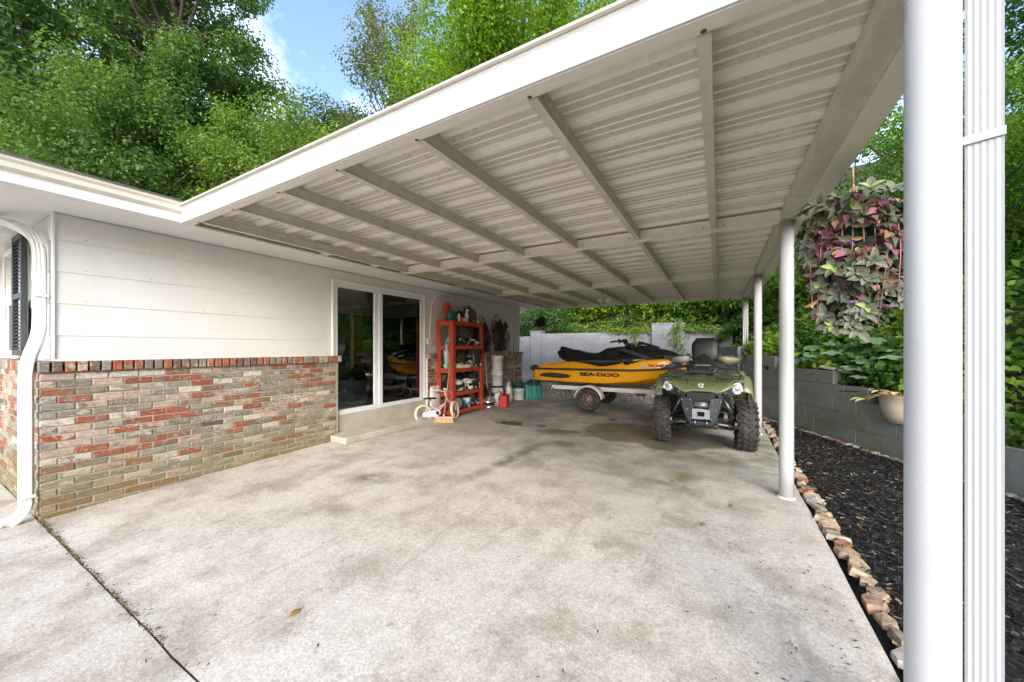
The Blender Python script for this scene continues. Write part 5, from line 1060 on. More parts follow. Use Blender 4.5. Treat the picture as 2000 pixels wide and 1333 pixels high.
# ------------------------------------------------------------------ buckets, can and bags along the wall
def bucket(name, label, loc, r=.15, h=.37, mat=None, rz=0, flip=False, band=None, lidm=None):
    t_ = root(name, label, 'bucket', loc, rz); g = lambda r_, z: (r_, h-z if flip else z); pr = [(r*.86, .001), (r*.87, .006), (r*.95, h*.72), (r*1.03, h*.725), (r*1.03, h*.76), (r*.96, h*.765), (r*.97, h*.85), (r*1.04, h*.855), (r*1.04, h*.885), (r*.98, h*.89), (r, h*.985), (r*1.03, h), (r*.96, h-.002)]
    if not flip: pr += [(r*.92, h*.5), (r*.85, .02)]
    mb = MB(); mb.lathe([g(*p) for p in pr], n=30); mb.build('body', mat, t_)
    if band: mb = MB(); mb.lathe([(r*.895, h*.18), (r*.945, h*.62)], n=30, cap=False); mb.build('band', band, t_)
    mb = MB(); z = h*.80 if not flip else h*.2; mb.tube([(0, -r*1.02, z), (r*.6, -r*.85, z-.1), (r*1.0, 0, z-.14), (r*.6, r*.85, z-.1), (0, r*1.02, z)], .0025, 5); mb.build('bail', mt['steel'], t_)
    if lidm: mb = MB(); mb.lathe([(r*1.05, h-.03), (r*1.05, h+.01), (r*.95, h+.02), (.001, h+.02)], n=30); mb.build('lid', lidm, t_)
    return t_
bucket('bucket', 'dark labelled bucket at the bottom of the bucket stack', (-4.80, 7.72, 0), .15, .45, mt['white_pl'], band=mt['purple_dk'], lidm=mt['purple_dk']); bucket('bucket', 'white plastic bucket upside down on the dark one', (-4.80, 7.72, .472), .148, .36, mt['white_pl']); bucket('bucket', 'topmost white plastic bucket of the stack by the wall', (-4.80, 7.72, .60+.002+.235), .15, .37, mt['white_pl'], .5)
bucket('bucket', 'white bucket with dark teal top beside the teal tarp', (-4.74, 8.72, 0), .165, .34, mt['white_pl'], band=None, lidm=mt['dark_teal'])
blob('dark_hat', 'dark teal cloth heaped over the white bucket lid', 'cloth', (-4.74, 8.72, .363), (.14, .15, .07), mt['dark_teal'], 61, .3)
blob('white_sack', 'small white sack between the bucket stack and the can', 'sack', (-4.78, 8.25, 0), (.10, .12, .24), mt['white_pl'], 63, .7, 3); blob('plastic_bag', 'crumpled pale plastic bag in front of the bucket stack', 'bag', (-4.62, 7.45, 0), (.08, .08, .17), mt['white_pl'], 65, .9, 4)
gc = root('fuel_can', 'red plastic fuel can standing on the slab by the buckets', 'fuel can', (-4.42, 7.42, 0), R(12)); mb = MB(); mb.box((0, 0, .15), (.20, .28, .298)); mb.build('body', mt['red_pl'], gc, bevel=.035, seg=3)
mb = MB(); mb.tube(smooth_path([(0, -.10, .29), (0, -.09, .37), (0, .06, .38), (0, .09, .29)], 4), .018, 8); mb.build('handle', mt['red_pl'], gc); mb = MB(); mb.lathe([(.03, .29), (.03, .34), (.02, .35)], (.03, -.11, 0), 14); mb.tube([(.03, -.11, .34), (.04, -.14, .40)], .013, 8); mb.build('spout', mt['black_plastic'], gc)
helmet('helmet', 'shiny chrome and black helmet on the slab right of the red shelves', (-4.60, 6.98, 0), R(-40), mt['chrome'], mt['black_gloss'], 1.25); blob('black_duffel', 'black duffel bag standing behind the shiny helmet', 'bag', (-4.86, 7.12, 0), (.12, .17, .30), mt['bag_black'], 67, .3)
tp = root('tarp_bundle', 'bundle of teal plastic tarp slumped at the house corner', 'tarp', (-4.50, 9.12, 0)); mb = MB(); rings = []
for z, k in ((.002, 1.0), (.1, .97), (.25, .9), (.38, .8), (.46, .55)):
    rings.append([Vector((.22*k*math.cos(a)*(1+.22*math.sin(a*9+z*6)), .26*k*math.sin(a)*(1+.22*math.sin(a*9+z*6)), z+.05*math.sin(a*5)*(z > .1))) for a in np.linspace(0, 2*PI, 54, endpoint=False)])
mb.loft(rings); mb.build('folds', mt['teal'], tp); mb = MB(); mb.ball((0, 0, .42), (.20, .24, .09), 71, .4, 4); mb.build('top_netting', mt['bag_camo'], tp)
def pole(name, label, a, b, r, mat, headf=None):
    t_ = root(name, label, 'tool', a); mb = MB(); mb.tube([(0, 0, 0), tuple(Vector(b)-Vector(a))], r, 8); mb.build('handle', mat, t_)
    if headf: headf(t_)
    return t_
pole('paddle', 'white handled pole leaning on the wall left of the buckets', (-4.84, 7.38, .002), (-5.02, 7.50, 1.30), .012, mt['white_pl']); pole('rake', 'wooden handled rake leaning at the far end of the wall', (-4.82, 8.62, .40), (-5.02, 8.92, 1.66), .013, mt['wood_handle'])
pole('fishing_rod', 'thin black rod leaning between the red shelves and the wall', (-4.93, 6.92, .002), (-5.06, 7.15, 1.9), .007, mt['bag_black'])
# things hung on hooks: nets and camp chairs
def hook(parent, x, y, z): mb = MB(); mb.tube([(x-.10, y, z+.03), (x-.03, y, z+.03), (x, y, z), (x-.02, y, z-.03)], .006, 6); mb.build('hook', mt['rust'], parent)
def net_bag(name, label, y, ztop, zlow, w, dep, mat, seed, cat='gear bag'):
    t_ = root(name, label, cat, (-5.10, y, ztop)); hook(t_, .09, 0, 0); h = ztop-zlow
    mb = MB(); mb.tube([(.09, 0, -.01), (.10, -w*.4, -h*.28), (.10, -w*.5, -h*.45)], .009, 6); mb.tube([(.09, 0, -.01), (.10, w*.35, -h*.25), (.10, w*.5, -h*.42)], .009, 6); mb.build('loop', mt['bag_black'], t_)
    mb = MB(); mb.ball((.06+dep, 0, -h*.62), (dep*.8, w*.42, h*.38), seed, .55, 4.5, 28, 20); mb.build('sack', mat, t_)
    rr = random.Random(seed)
    for k in range(20):
        mb = MB(); y0 = rr.uniform(-w*.62, w*.62); mb.tube([(.08+dep*1.2, y0*.4, -h*.18-rr.random()*.1), (.09+dep*2.0, y0, -h*.55), (.08+dep*1.4, y0+rr.uniform(-.1, .1), -h*.98)], rr.uniform(.006, .014), 6); mb.build('strap', mt['bag_black'] if k % 3 else mat, t_)
    return t_
net_bag('hanging_vest', 'long dark vest and straps hanging on the wall beside the red shelves', 7.06, 2.28, 1.05, .24, .055, mt['bag_black'], 81); net_bag('hanging_tarp_bag', 'dark grey green bag hanging between two wall hooks', 7.42, 2.15, 1.28, .36, .04, M('olive_bag', (.075, .075, .055), .85, var=.3), 83)
ch = net_bag('hanging_net', 'tangle of dark net gear hanging below a wire hoop on the wall', 8.02, 2.28, 1.32, .58, .10, mt['bag_camo'], 85); mb = MB(); mb.tube([(.10, .21*math.cos(a), -.20+.17*math.sin(a)) for a in np.linspace(0, 2*PI, 24, endpoint=False)], .006, 5, True); mb.build('hoop', mt['bag_black'], ch)
for k in range(5): mb = MB(); mb.tube([(.10+.02*k, .05+.03*k, -.85), (.16, .22+.02*k, -.45), (.15, .34+.04*k, -.16-.03*k)], .013, 7); mb.build('prong', mt['bag_black'], ch)
wr = root('hanging_wreath', 'dark round dried wreath hanging beyond the house corner', 'wreath', (-4.55, 9.75, 2.16)); n = 500; a = rng.uniform(0, 2*PI, n); rr_ = .11+.05*rng.normal(size=n); C = np.stack([rr_*np.cos(a), rng.normal(0, .04, n), rr_*np.sin(a)], 1)
leaf_cloud('twigs', C, rng.normal(size=(n, 3)), rng.uniform(.05, .11, n), np.array([.05, .035, .025])*rng.uniform(.5, 1.6, (n, 1)), mt['chips'], wr, .3)['kind'] = 'stuff'; mb = MB(); mb.tube([(0, 0, .12), (0, 0, .43)], .004, 5); mb.build('cord', mt['bag_black'], wr)
# round backed white plastic chair behind the jet ski
pcz = root('plastic_chair', 'white slatted round backed plastic chair behind the jet ski', 'chair', (-3.62, 10.1, .02)); mb = MB()
mb.tube([(.27*math.cos(a), .2, .78+.32*math.sin(a)) for a in np.linspace(0, PI, 14)], .03, 8); mb.build('back_frame', mt['white_pl'], pcz)
for x in (-.16, -.08, 0, .08, .16): mb = MB(); mb.bar((x, .2, .42), (x, .2, .78+math.sqrt(max(0, .3**2-x*x*1.2))), .055, .018, (0, 1, 0)); mb.build('back_slat', mt['white_pl'], pcz)
mb = MB(); mb.box((0, -.03, .42), (.52, .48, .03)); mb.build('seat', mt['white_pl'], pcz, bevel=.01)
for sx in (-1, 1):
    for sy in (-.22, .2): mb = MB(); mb.tube([(sx*.25, sy, .41), (sx*.28, sy*1.15, 0)], [.025, .02], 8); mb.build('leg', mt['white_pl'], pcz)
# inside the room: a few things seen through the glass
mt['room_yellow'] = col('room_yellow', (.75, .42, .01), .45); 
tb = root('tool_cabinet', 'yellow cabinet seen through the sliding door', 'cabinet', (-6.6, 5.55, .382)); mb = MB(); mb.bb(-.25, -.2, 0, .2, .2, .80); mb.build('body', mt['room_yellow'], tb, bevel=.01); mb = MB()
for z in (.25, .5): mb.bb(.2005, -.19, z, .206, .19, z+.012)
mb.build('drawer_gap', mt['black_plastic'], tb)
tvs = root('television', 'dark television on a yellow stand inside the room', 'television', (-7.1, 6.1, .382)); mb = MB(); mb.bb(-.05, -.5, 1.2, .0, .5, 1.85); mb.build('screen', mt['black_gloss'], tvs, bevel=.01); mb = MB(); mb.bb(-.1, -.75, 0, 0, -.55, 1.9); mb.bb(-.2, -.6, 1.0, .1, .6, 1.1); mb.bb(-.05, .1, 0, .0, .3, 1.0); mb.build('stand', mt['room_yellow'], tvs)
cht = root('white_chest', 'pale low chest on the floor inside the sliding door', 'chest', (-6.0, 4.75, .382)); mb = MB(); mb.bb(-.25, -.35, 0, .2, .5, .36); mb.build('box', mt['white_pl'], cht, bevel=.01); mb = MB(); mb.bb(-.26, -.36, .361, .21, .51, .40); mb.build('lid', mt['white_pl'], cht, bevel=.01)
blob('black_bag', 'black bag lying on the pale chest indoors', 'bag', (-6.02, 4.78, .785), (.15, .25, .16), mt['bag_black'], 91, .3)
# fallen leaves and twigs on the slab
mt['dry_leaf'] = M('dry_leaf', (.38, .20, .06), .8, var=.4, scale=40); mt['yellow_leaf'] = M('yellow_leaf', (.60, .42, .04), .7, var=.2)
FL = [(-2.02, 1.15, 'curled brown leaf on the front slab left of centre', 1), (-.70, .92, 'yellow leaf near the bottom edge of the slab', 0), (-1.95, 4.35, 'tan leaf beside the dark tyre track', 1), (-.42, 4.15, 'pale tan leaf right of the middle of the slab', 1), (-.11, 3.25, 'dark red leaf near the middle white column', 1), (.10, 3.75, 'small orange leaf near the middle white column', 1), (-.75, 5.25, 'white scrap leaf in front of the quad bike', 1)]
for (x, y, lab, kd) in FL:
    t_ = bpy.data.objects; mb = MB(); L_ = .03; mb.strip([[(-L_, -.002, .007), (-L_, 0, .007), (-L_, .002, .007)], [(-.012, -.016, .012), (-.012, 0, .003), (-.012, .016, .011)], [(.009, -.015, .008), (.009, 0, .003), (.009, .015, .014)], [(L_, -.003, .012), (L_, 0, .012), (L_, .003, .012)]])
    o = mb.build('fallen_leaf', mt['dry_leaf'] if kd else mt['yellow_leaf'], None, loc=(x, y, slab_z(y)+.001), rot=(0, 0, random.uniform(0, 6))); q = o.modifiers.new('s', 'SOLIDIFY'); q.thickness = .0015; tag(o, lab, 'leaf', 'fallen leaves on the slab')
n = 420; k = rng.random(n); xx = np.where(k < .55, .62-np.abs(rng.normal(0, .42, n)), rng.uniform(-5, .6, n)); yy = np.where(k < .55, rng.uniform(.5, 3.4, n), rng.uniform(-.3, 4, n)); k2 = rng.random(n) < .22; xx = np.where(k2, rng.uniform(-5, -2, n), xx); yy = np.where(k2, .725+rng.normal(0, .03, n), yy)
L = rng.uniform(.004, .020, n); W = rng.uniform(.0012, .004, n); ang = rng.uniform(0, PI, n); zz = np.array([slab_z(y) for y in yy])+.004; d = np.stack([np.cos(ang), np.sin(ang), np.zeros(n)], 1); s_ = np.stack([-np.sin(ang), np.cos(ang), np.zeros(n)], 1); C = np.stack([xx, yy, zz], 1); up = np.array([0, 0, .003])
V = np.stack([C-d*L[:, None], C-s_*W[:, None]+up, C+d*L[:, None], C+s_*W[:, None]+up*1.5], 1).reshape(-1, 3); i4 = np.arange(n)*4
o = np_mesh('debris', V, np.stack([i4, i4+1, i4+2, i4+3], 1), mt['chips'], np.repeat(np.array([.04, .03, .022])*rng.uniform(.5, 2.2, (n, 1)), 4, 0)); tag(o, 'scattered mulch bits and twigs on the concrete', 'debris', kind='stuff')

n = 700; r = np.random.default_rng(5); xx = -5.0+2.6*r.random(n)**1.5; yy = .7205+r.normal(0, .007, n); C = np.stack([xx, yy, np.full(n, -.068)+r.uniform(-.012, .010, n)], 1); tn = r.random((n, 1))
o = leaf_cloud('joint_moss', C, np.array([0, 0, 1.0])+r.normal(size=(n, 3))*.6, r.uniform(.008, .024, n), np.array([.07, .075, .025])*(1-tn)+np.array([.16, .12, .06])*tn, mt['chips'], None, .5); tag(o, 'moss and grit growing in the joint between the slabs', 'moss', kind='stuff')

# ------------------------------------------------------------------ trees, hillside cover and garden plants
mt['leaf'] = leaf_mat('leaf', .48, .5); mt['bark'] = M('bark', (.085, .07, .055), .95, var=.4, scale=9, bump=.9, bscale=30)
def tree(name, label, base, cz, rx, rz, nl, size, c0, c1, seed, lumps=34, trunk_r=.22, lean=(0, 0), sparse=1.0, group='trees beyond the house'):
    r = np.random.default_rng(seed); t_ = root(name, label, 'tree', base, 0, group); top = cz-base[2]
    L = []; lumps = int(lumps*2.3)
    while len(L) < lumps:
        p = r.uniform(-1, 1, 3)
        d = np.linalg.norm(p)
        if d > 1 or d < .28: continue
        L.append(p)
    L = np.array(L); cen = np.stack([L[:, 0]*rx*.82+lean[0]*L[:, 2], L[:, 1]*rx*.82+lean[1]*L[:, 2], top+L[:, 2]*rz*.86], 1)
    lr = r.uniform(.12, .26, lumps)*rx*(1.15-.35*np.maximum(L[:, 2], 0)); mb = MB(); h0 = max(.5, top-rz*.55)
    trunk = [(0, 0, -.3), (.05, .03, h0*.5), (lean[0]*.1, .1, h0), (lean[0]*.4, 0, top), (lean[0], lean[1], top+rz*.75)]; mb.tube(trunk, [trunk_r, trunk_r*.8, trunk_r*.65, trunk_r*.35, .03], 9)
    for c in cen[::1]:
        z0 = max(h0*.8, min(c[2]-.25*rz-abs(c[0])*.3, top+rz*.5)); a = Vector((lean[0]*.3, 0, z0)); b = Vector(c); m_ = a.lerp(b, .55)+Vector((0, 0, -.12*(b-a).length)); mb.tube([a, m_, b], [trunk_r*.28, trunk_r*.17, .012], 5, cap=False)
    mb.build('trunk', mt['bark'], t_)
    w = lr**2; nl = int(nl*1.6); size = size*.76; idx = r.choice(lumps, nl, p=w/w.sum()); u = unit(r.normal(size=(nl, 3))); rad = lr[idx]*r.random(nl)**.38
    sub = unit(r.normal(size=(lumps*14, 3))).reshape(lumps, 14, 3); pick = sub[idx, r.integers(0, 14, nl)]; u = unit(u*.75+pick*.9*sparse)
    ax = unit(L*np.array([1, 1, .6])+np.array([0, 0, .55])); P = cen[idx]+u*rad[:, None]*np.array([1.0, 1.0, .7])+ax[idx]*(r.uniform(-.5, 1.5, (nl, 1))*lr[idx][:, None]); N = unit(u*.6+np.array([0, 0, 1.0])+r.normal(size=(nl, 3))*.55)
    lump_c = r.random((lumps, 1)); tone = np.clip(lump_c[idx]*.6+r.random((nl, 1))*.4, 0, 1); C_ = np.array(c0)*(1-tone)+np.array(c1)*tone; C_ = C_*r.uniform(.75, 1.4, (nl, 1))*np.array([1.0, 1.0, 1.25])
    dr = u*.5+np.array([0, 0, -.35]); leaf_cloud('crown', P, N, r.uniform(.7, 1.25, nl)*size, C_, mt['leaf'], t_, .62, .2, dr); return t_
G0, G1 = (.022, .055, .012), (.062, .125, .02)
tree('oak_tree', 'dark tall tree at the far left beyond the house roof', (-25.5, 3.4, -.2), 13.0, 5.2, 6.5, 34000, .26, (.045, .10, .024), (.11, .195, .045), 1, 44, .4)
tree('poplar_tree', 'tall green tree rising left of the gap of sky', (-20.6, 6.6, -.2), 15.4, 3.7, 6.6, 30000, .22, (.06, .13, .03), (.135, .235, .055), 2, 46, .35)
tree('maple_tree', 'bushy light green maple above the house eave', (-14.2, 7.8, -.2), 7.2, 2.9, 3.1, 30000, .15, (.10, .185, .03), (.24, .34, .065), 3, 46, .2)
tree('maple_tree', 'mid green maple between the tall trees and the eave', (-18.4, 4.6, -.2), 7.6, 3.5, 3.4, 30000, .17, (.065, .14, .03), (.17, .28, .06), 4, 44, .25)
tree('locust_tree', 'thin distant brownish green tree right of the sky gap', (-18.4, 17.4, -.2), 16.5, 4.2, 8.6, 19000, .22, (.10, .125, .055), (.19, .21, .10), 5, 40, .28, sparse=1.6)
tree('sycamore_tree', 'bright yellow green tree towering behind the carport roof', (-7.6, 14.4, 1.2), 12.2, 5.2, 5.8, 62000, .18, (.11, .21, .016), (.23, .37, .026), 6, 56, .3, group='trees on the hill')
tree('hickory_tree', 'shaded green tree behind the maples, low right', (-19.5, 13.4, -.2), 10.8, 4.2, 4.4, 24000, .22, (.07, .12, .03), (.14, .21, .05), 7, 40, .3)
tree('hickory_tree', 'very dark tree low behind the house at far left', (-29.5, 5.6, -.2), 9.6, 4.6, 5.0, 22000, .28, (.03, .065, .018), (.06, .12, .03), 8, 40, .35)
tree('hickory_tree', 'dark tree filling the gap low behind the maples', (-23.0, 10.2, -.2), 8.6, 4.6, 5.0, 22000, .26, (.04, .085, .02), (.09, .16, .035), 10, 40, .35)
# leafy bank behind both walls
n = 150000; xs = np.empty(0); P = []
r = np.random.default_rng(21)
cand = np.stack([np.where(r.random(n*2) < .55, r.uniform(-11, 2.5, n*2), r.uniform(.5, 12, n*2)), r.uniform(1.0, 22, n*2)], 1)
A_ = np.array(WALL[:-1]); B_ = np.array(WALL[1:]); dAB = B_-A_; L2 = (dAB**2).sum(1)
def s_np(q):
    tt = np.clip(((q[:, None, :]-A_[None])*dAB[None]).sum(2)/L2[None], 0, 1); pr = A_[None]+dAB[None]*tt[..., None]; d = np.linalg.norm(q[:, None, :]-pr, axis=2); j = d.argmin(1)
    cr_ = dAB[j, 0]*(q[:, 1]-A_[j, 1])-dAB[j, 1]*(q[:, 0]-A_[j, 0]); return np.where(cr_ < 0, 1, -1)*d[np.arange(len(q)), j]
s = s_np(cand); keep = (s > .05) & (s < 11); cand, s = cand[keep], s[keep]
prob = 1/(1+.10*s**1.2); keep = r.random(len(s)) < prob; cand, s = cand[keep][:n], s[keep][:n]
zt = np.where(cand[:, 1] > 11.5, 1.62, np.clip(.12+(cand[:, 1]-3.6)*.2, .12, 1.15))-.08
base = zt+np.minimum(s, 16)*.62*np.minimum(1, .35+s*.35)
bump = np.array([mnoise.fractal(Vector((x*.9, y*.9, 5)), .8, 2, 4) for x, y in cand]); m = len(cand)
hh = base+np.abs(bump)*.9*np.minimum(1, s*.8+.15)+r.random(m)**2*.35-.03
near = np.exp(-np.hypot(cand[:, 0]-1.5, cand[:, 1]-4)/9); size = r.uniform(.07, .16, m)*(1.15-.35*near)
tone = np.clip(.5+bump*1.1+r.normal(0, .22, m), 0, 1)[:, None]; C_ = (np.array([.045, .11, .014])*(1-tone)+np.array([.20, .33, .035])*tone)*r.uniform(.75, 1.25, (m, 1))
sl = np.stack([-np.ones(m)*.15*(cand[:, 0] > .5), -np.ones(m)*.55, np.ones(m)], 1)
o = leaf_cloud('hillside_ivy', np.stack([cand[:, 0], cand[:, 1], hh], 1), sl+r.normal(size=(m, 3))*.6, size, C_, mt['leaf'], None, .72, .22); tag(o, 'dense bright ivy and creepers covering the bank behind the walls', 'ivy', kind='stuff')
def shrub(name, label, base, rx, ry, h, nl, size, c0, c1, seed, aspect=.5, cat='shrub', group='shrubs on the bank', stems=14, droop=-.25):
    r = np.random.default_rng(seed); t_ = root(name, label, cat, base, 0, group); mb = MB(); P, D = [], []
    for k in range(stems):
        a = r.uniform(0, 2*PI); q = r.random()**.6; tip = Vector((rx*q*math.cos(a), ry*q*math.sin(a), h*(1-.45*q*q)*r.uniform(.8, 1.05))); mid = tip*.5+Vector((0, 0, h*.16)); mb.tube([(0, 0, -.15), mid, tip], [.022, .012, .004], 5)
        k2 = nl//stems; t2 = r.uniform(.3, 1.03, k2); b = np.outer((1-t2)**2, [0, 0, 0])+np.outer(2*t2*(1-t2), np.array(mid))+np.outer(t2**2, np.array(tip)); off = r.normal(size=(k2, 3))*np.array([.16, .16, .10])*max(rx, .3)*1.1; P.append(b+off); D.append(off+np.array([0, 0, droop*.3]))
    mb.build('stem', mt['bark'], t_); P = np.concatenate(P); D = np.concatenate(D); m = len(P); tone = r.random((m, 1)); C_ = (np.array(c0)*(1-tone)+np.array(c1)*tone)*r.uniform(.8, 1.2, (m, 1))
    leaf_cloud('foliage', P, unit(D*.8)+np.array([0, 0, 1.0])+r.normal(size=(m, 3))*.4, r.uniform(.7, 1.2, m)*size, C_, mt['leaf'], t_, aspect, .2, unit(D)); return t_
shrub('sumac_shrub', 'feathery blue green sumac at the back wall beyond the house corner', (-6.3, 13.2, 1.6), 1.5, .9, 1.3, 4200, .15, (.035, .10, .03), (.10, .19, .07), 31, .34, stems=22)
BR0, BR1 = (.10, .20, .012), (.24, .36, .03)
for k, (x, y, lab) in enumerate(((-4.2, 14.0, 'yellow green bush above the back wall left of the jet ski handlebars'), (-2.4, 14.2, 'yellow green bush above the back wall over the jet ski bow'), (-.6, 14.0, 'light green bush behind the tall pier of the back wall'), (1.2, 12.6, 'green bush behind the far carport column'), (2.2, 10.8, 'green bush between the far columns and the hanging plant'))):
    shrub('bank_bush', lab, (x, y, max(.9, hill_z(x, y))), 1.3, 1.0, 1.3, 5200, .12, (.05, .12, .012) if k in (2, 3) else BR0, BR1 if k < 2 else (.13, .25, .025), 40+k, .6, stems=26)
tree('locust_tree', 'feathery locust sapling on the bank behind the hanging plant', (3.6, 9.4, 2.0), 4.6, 1.7, 2.1, 22000, .075, (.07, .17, .018), (.20, .36, .03), 61, 46, .07, group='trees on the hill')
tree('locust_tree', 'leafy sapling on the bank at the right picture edge', (5.2, 6.0, 1.6), 4.2, 1.8, 2.4, 24000, .075, (.05, .13, .02), (.15, .29, .035), 62, 46, .07, group='trees on the hill')
tree('elm_tree', 'dark green tree high on the bank right of the carport', (7.2, 10.5, 4.0), 8.0, 3.2, 3.6, 22000, .14, (.02, .06, .012), (.06, .14, .02), 63, 44, .2, group='trees on the hill')
tree('elm_tree', 'tall green tree on the bank behind the far end of the carport', (1.2, 19.0, 5.0), 10.0, 4.2, 4.2, 22000, .17, (.03, .085, .012), (.09, .19, .02), 64, 44, .25, group='trees on the hill')
# ivy trailing over the back wall
def trail(name, label, pts0, nl, size, c0, c1, seed, wid):
    r = np.random.default_rng(seed); t_ = root(name, label, 'ivy', pts0[0], 0, 'ivy trails over the back wall'); P = []; mb = MB(); o0 = Vector(pts0[0])
    pts = [Vector(p)-o0 for p in pts0]; mb.tube(pts, .006, 5); mb.build('stem', mt['bark'], t_); seg = r.integers(0, len(pts)-1, nl); f = r.random(nl)
    for a, b in zip(seg, f): q = pts[a].lerp(pts[a+1], b); P.append((q.x+r.normal(0, wid), q.y-.02-abs(r.normal(0, .03)), q.z+r.normal(0, .05)))
    m = nl; tone = r.random((m, 1)); leaf_cloud('leaves', np.array(P), np.array([0, -1, .4])+r.normal(size=(m, 3))*.4, r.uniform(.7, 1.2, m)*size, np.array(c0)*(1-tone)+np.array(c1)*tone, mt['leaf'], t_, .85, .2)
trail('ivy_trail', 'ivy strand hanging down the pale wall beside the tall pier', [(-2.35, 12.40, 2.0), (-2.4, 12.40, 1.6), (-2.3, 12.40, 1.25)], 130, .07, (.10, .20, .02), (.25, .36, .08), 71, .12); trail('ivy_trail', 'ivy strands hanging over the face of the tall pier', [(-1.05, 12.27, 2.2), (-1.15, 12.27, 1.8), (-1.1, 12.27, 1.2)], 170, .07, (.10, .20, .02), (.25, .36, .08), 72, .13); trail('ivy_trail', 'ivy clump on the wall top left of the tall pier', [(-3.2, 12.42, 1.98), (-2.6, 12.42, 1.99), (-2.0, 12.42, 1.98)], 240, .08, (.10, .20, .02), (.28, .38, .06), 73, .2); trail('ivy_trail', 'ivy draped along the low wall right of the tall pier', [(-.95, 12.35, 2.0), (-.6, 12.4, 1.98), (0, 12.3, 1.95)], 220, .08, (.10, .20, .02), (.22, .34, .05), 74, .15)
# hanging basket with large leaves
hp = root('hanging_plant', 'hanging green pot of purple and grey green trailing plant by the carport edge', 'hanging plant', (.735, 3.06, 2.555))
mb = MB(); mb.tube([(0, 0, -.005), (0, 0, -.12)], .005, 5)
for k in range(3): a = 2*PI*k/3+.4; mb.tube([(0, 0, -.12), (.11*math.cos(a), .11*math.sin(a), -.38)], .004, 5)
mb.build('hanger', mt['wood_handle'], hp)
mb = MB(); mb.lathe([(.075, -.60), (.09, -.595), (.12, -.40), (.13, -.40), (.13, -.385), (.115, -.385), (.11, -.42), (.001, -.42)], n=28); mb.build('pot', M('green_pot', (.015, .13, .03), .4), hp)
def big_leaf(mat, w=.42):
    mb = MB(); rows = []
    for t_, ww, z in ((0, .03, 0), (.15, .55, .03), (.4, 1.0, .05), (.65, .85, .03), (.85, .45, -.02), (1, .02, -.08)): rows.append([(t_, -ww*w/2, z+.07*ww), (t_, -ww*w/4, z+.015), (t_, 0, z-.01), (t_, ww*w/4, z+.015), (t_, ww*w/2, z+.07*ww)])
    mb.strip(rows); o = mb.build('leaf', mat); me = o.data; bpy.data.objects.remove(o); return me
def bl_mat(name, ca, cb, edge):
    m, nt, nn, l, p = nodes(name); t = NT(nt); oi = nn.new('ShaderNodeObjectInfo').outputs['Random']; pos = t.obj(); c = t.mix(oi, c4(ca), c4(cb)); y = t.math('ABSOLUTE', t.sep(pos)[1]); c = t.mix(t.math('MULTIPLY', t.ramp(y, .11, .2), .55), c, c4(edge)); c = t.mix(1.0, c, t.ramp(t.noise(t.mapv(pos, scale=(1, 9, 1)), 4, 4), .3, .7, (.75, .75, .75, 1), (1.15, 1.15, 1.15, 1)), 'MULTIPLY')
    l.new(c, p.inputs['Base Color']); p.inputs['Roughness'].default_value = .55; p.inputs['Sheen Weight'].default_value = .25; return m
LG = big_leaf(bl_mat('leaf_grey', (.06, .082, .045), (.125, .14, .09), (.18, .165, .125)), .50); LP = big_leaf(bl_mat('leaf_purple', (.19, .075, .11), (.27, .14, .11), (.30, .16, .2)), .42); LT = big_leaf(bl_mat('leaf_tan', (.32, .19, .10), (.36, .25, .10), (.4, .2, .2)), .45); LY = big_leaf(bl_mat('leaf_young', (.20, .30, .05), (.26, .33, .09), (.25, .28, .15)), .5); LV_ = big_leaf(bl_mat('leaf_violet', (.30, .10, .42), (.36, .12, .46), (.4, .2, .5)), .4)
rr = random.Random(5); cnt = 0
def rosette(c, out, k, s, young=True):
    global cnt
    out = Vector(out).normalized(); u, w = frame_from(out)
    for j in range(k):
        a = 2.4*j+rr.uniform(-.3, .3); el = .25+.5*(j/k); d = (u*math.cos(a)+w*math.sin(a))*math.cos(el)+out*math.sin(el); d = (d+Vector((0, 0, -.12))).normalized(); nrm = (out-d*out.dot(d)).normalized(); q = Matrix((d, nrm.cross(d), nrm)).transposed()
        o = link('leaf', LY if (young and j >= k-2) else LG, hp, c, q.to_euler(), (s*(1-.45*j/k),)*3); cnt += 1
CD = Vector((-.24, -.97, 0)); SD = Vector((.97, -.24, 0))
for k in range(44):
    if k < 30: sx = rr.uniform(-1, 1); zz_ = -.22-.84*(k+rr.random())/30; dep = .24*math.sqrt(max(.05, 1-sx*sx*.9))
    else: sx = rr.uniform(-.9, .9); zz_ = rr.uniform(-.6, -.22); dep = -.20*math.sqrt(max(.05, 1-sx*sx*.9))
    if k < 30 and abs(sx) < .38 and -.62 < zz_ < -.36: sx = math.copysign(.55, sx); zz_ = -.95 if k % 2 else -.28
    wid = .29 if zz_ > -.75 else .22
    c = SD*sx*wid+CD*dep*(1.0 if zz_ > -.8 else .75)+Vector((0, 0, zz_))
    rosette(c, CD*(.8 if dep > 0 else -.8)+SD*sx*.7+Vector((0, 0, .75 if zz_ > -.4 else .25)), rr.randint(6, 7), rr.uniform(.075, .105), k % 4 == 0)
n = 2000; r = np.random.default_rng(77); a = r.uniform(0, 2*PI, n); zz_ = -.22-.80*r.random(n); wd = np.interp(zz_, [-1.05, -.85, -.6, -.35, -.22], [.10, .20, .25, .25, .14])*r.uniform(.75, 1.08, n)
fr = np.cos(a)*CD.x+np.sin(a)*CD.y; gap = (np.abs(a-math.atan2(CD.y, CD.x)-2*PI) < .45) & (zz_ < -.42) & (zz_ > -.58); ok_ = ~gap
P = np.stack([wd*np.cos(a), wd*np.sin(a), zz_], 1)[ok_]; a = a[ok_]; m = len(P); kk = r.random(m); pur = np.exp(-((P[:, 2]+.55)/.2)**2)
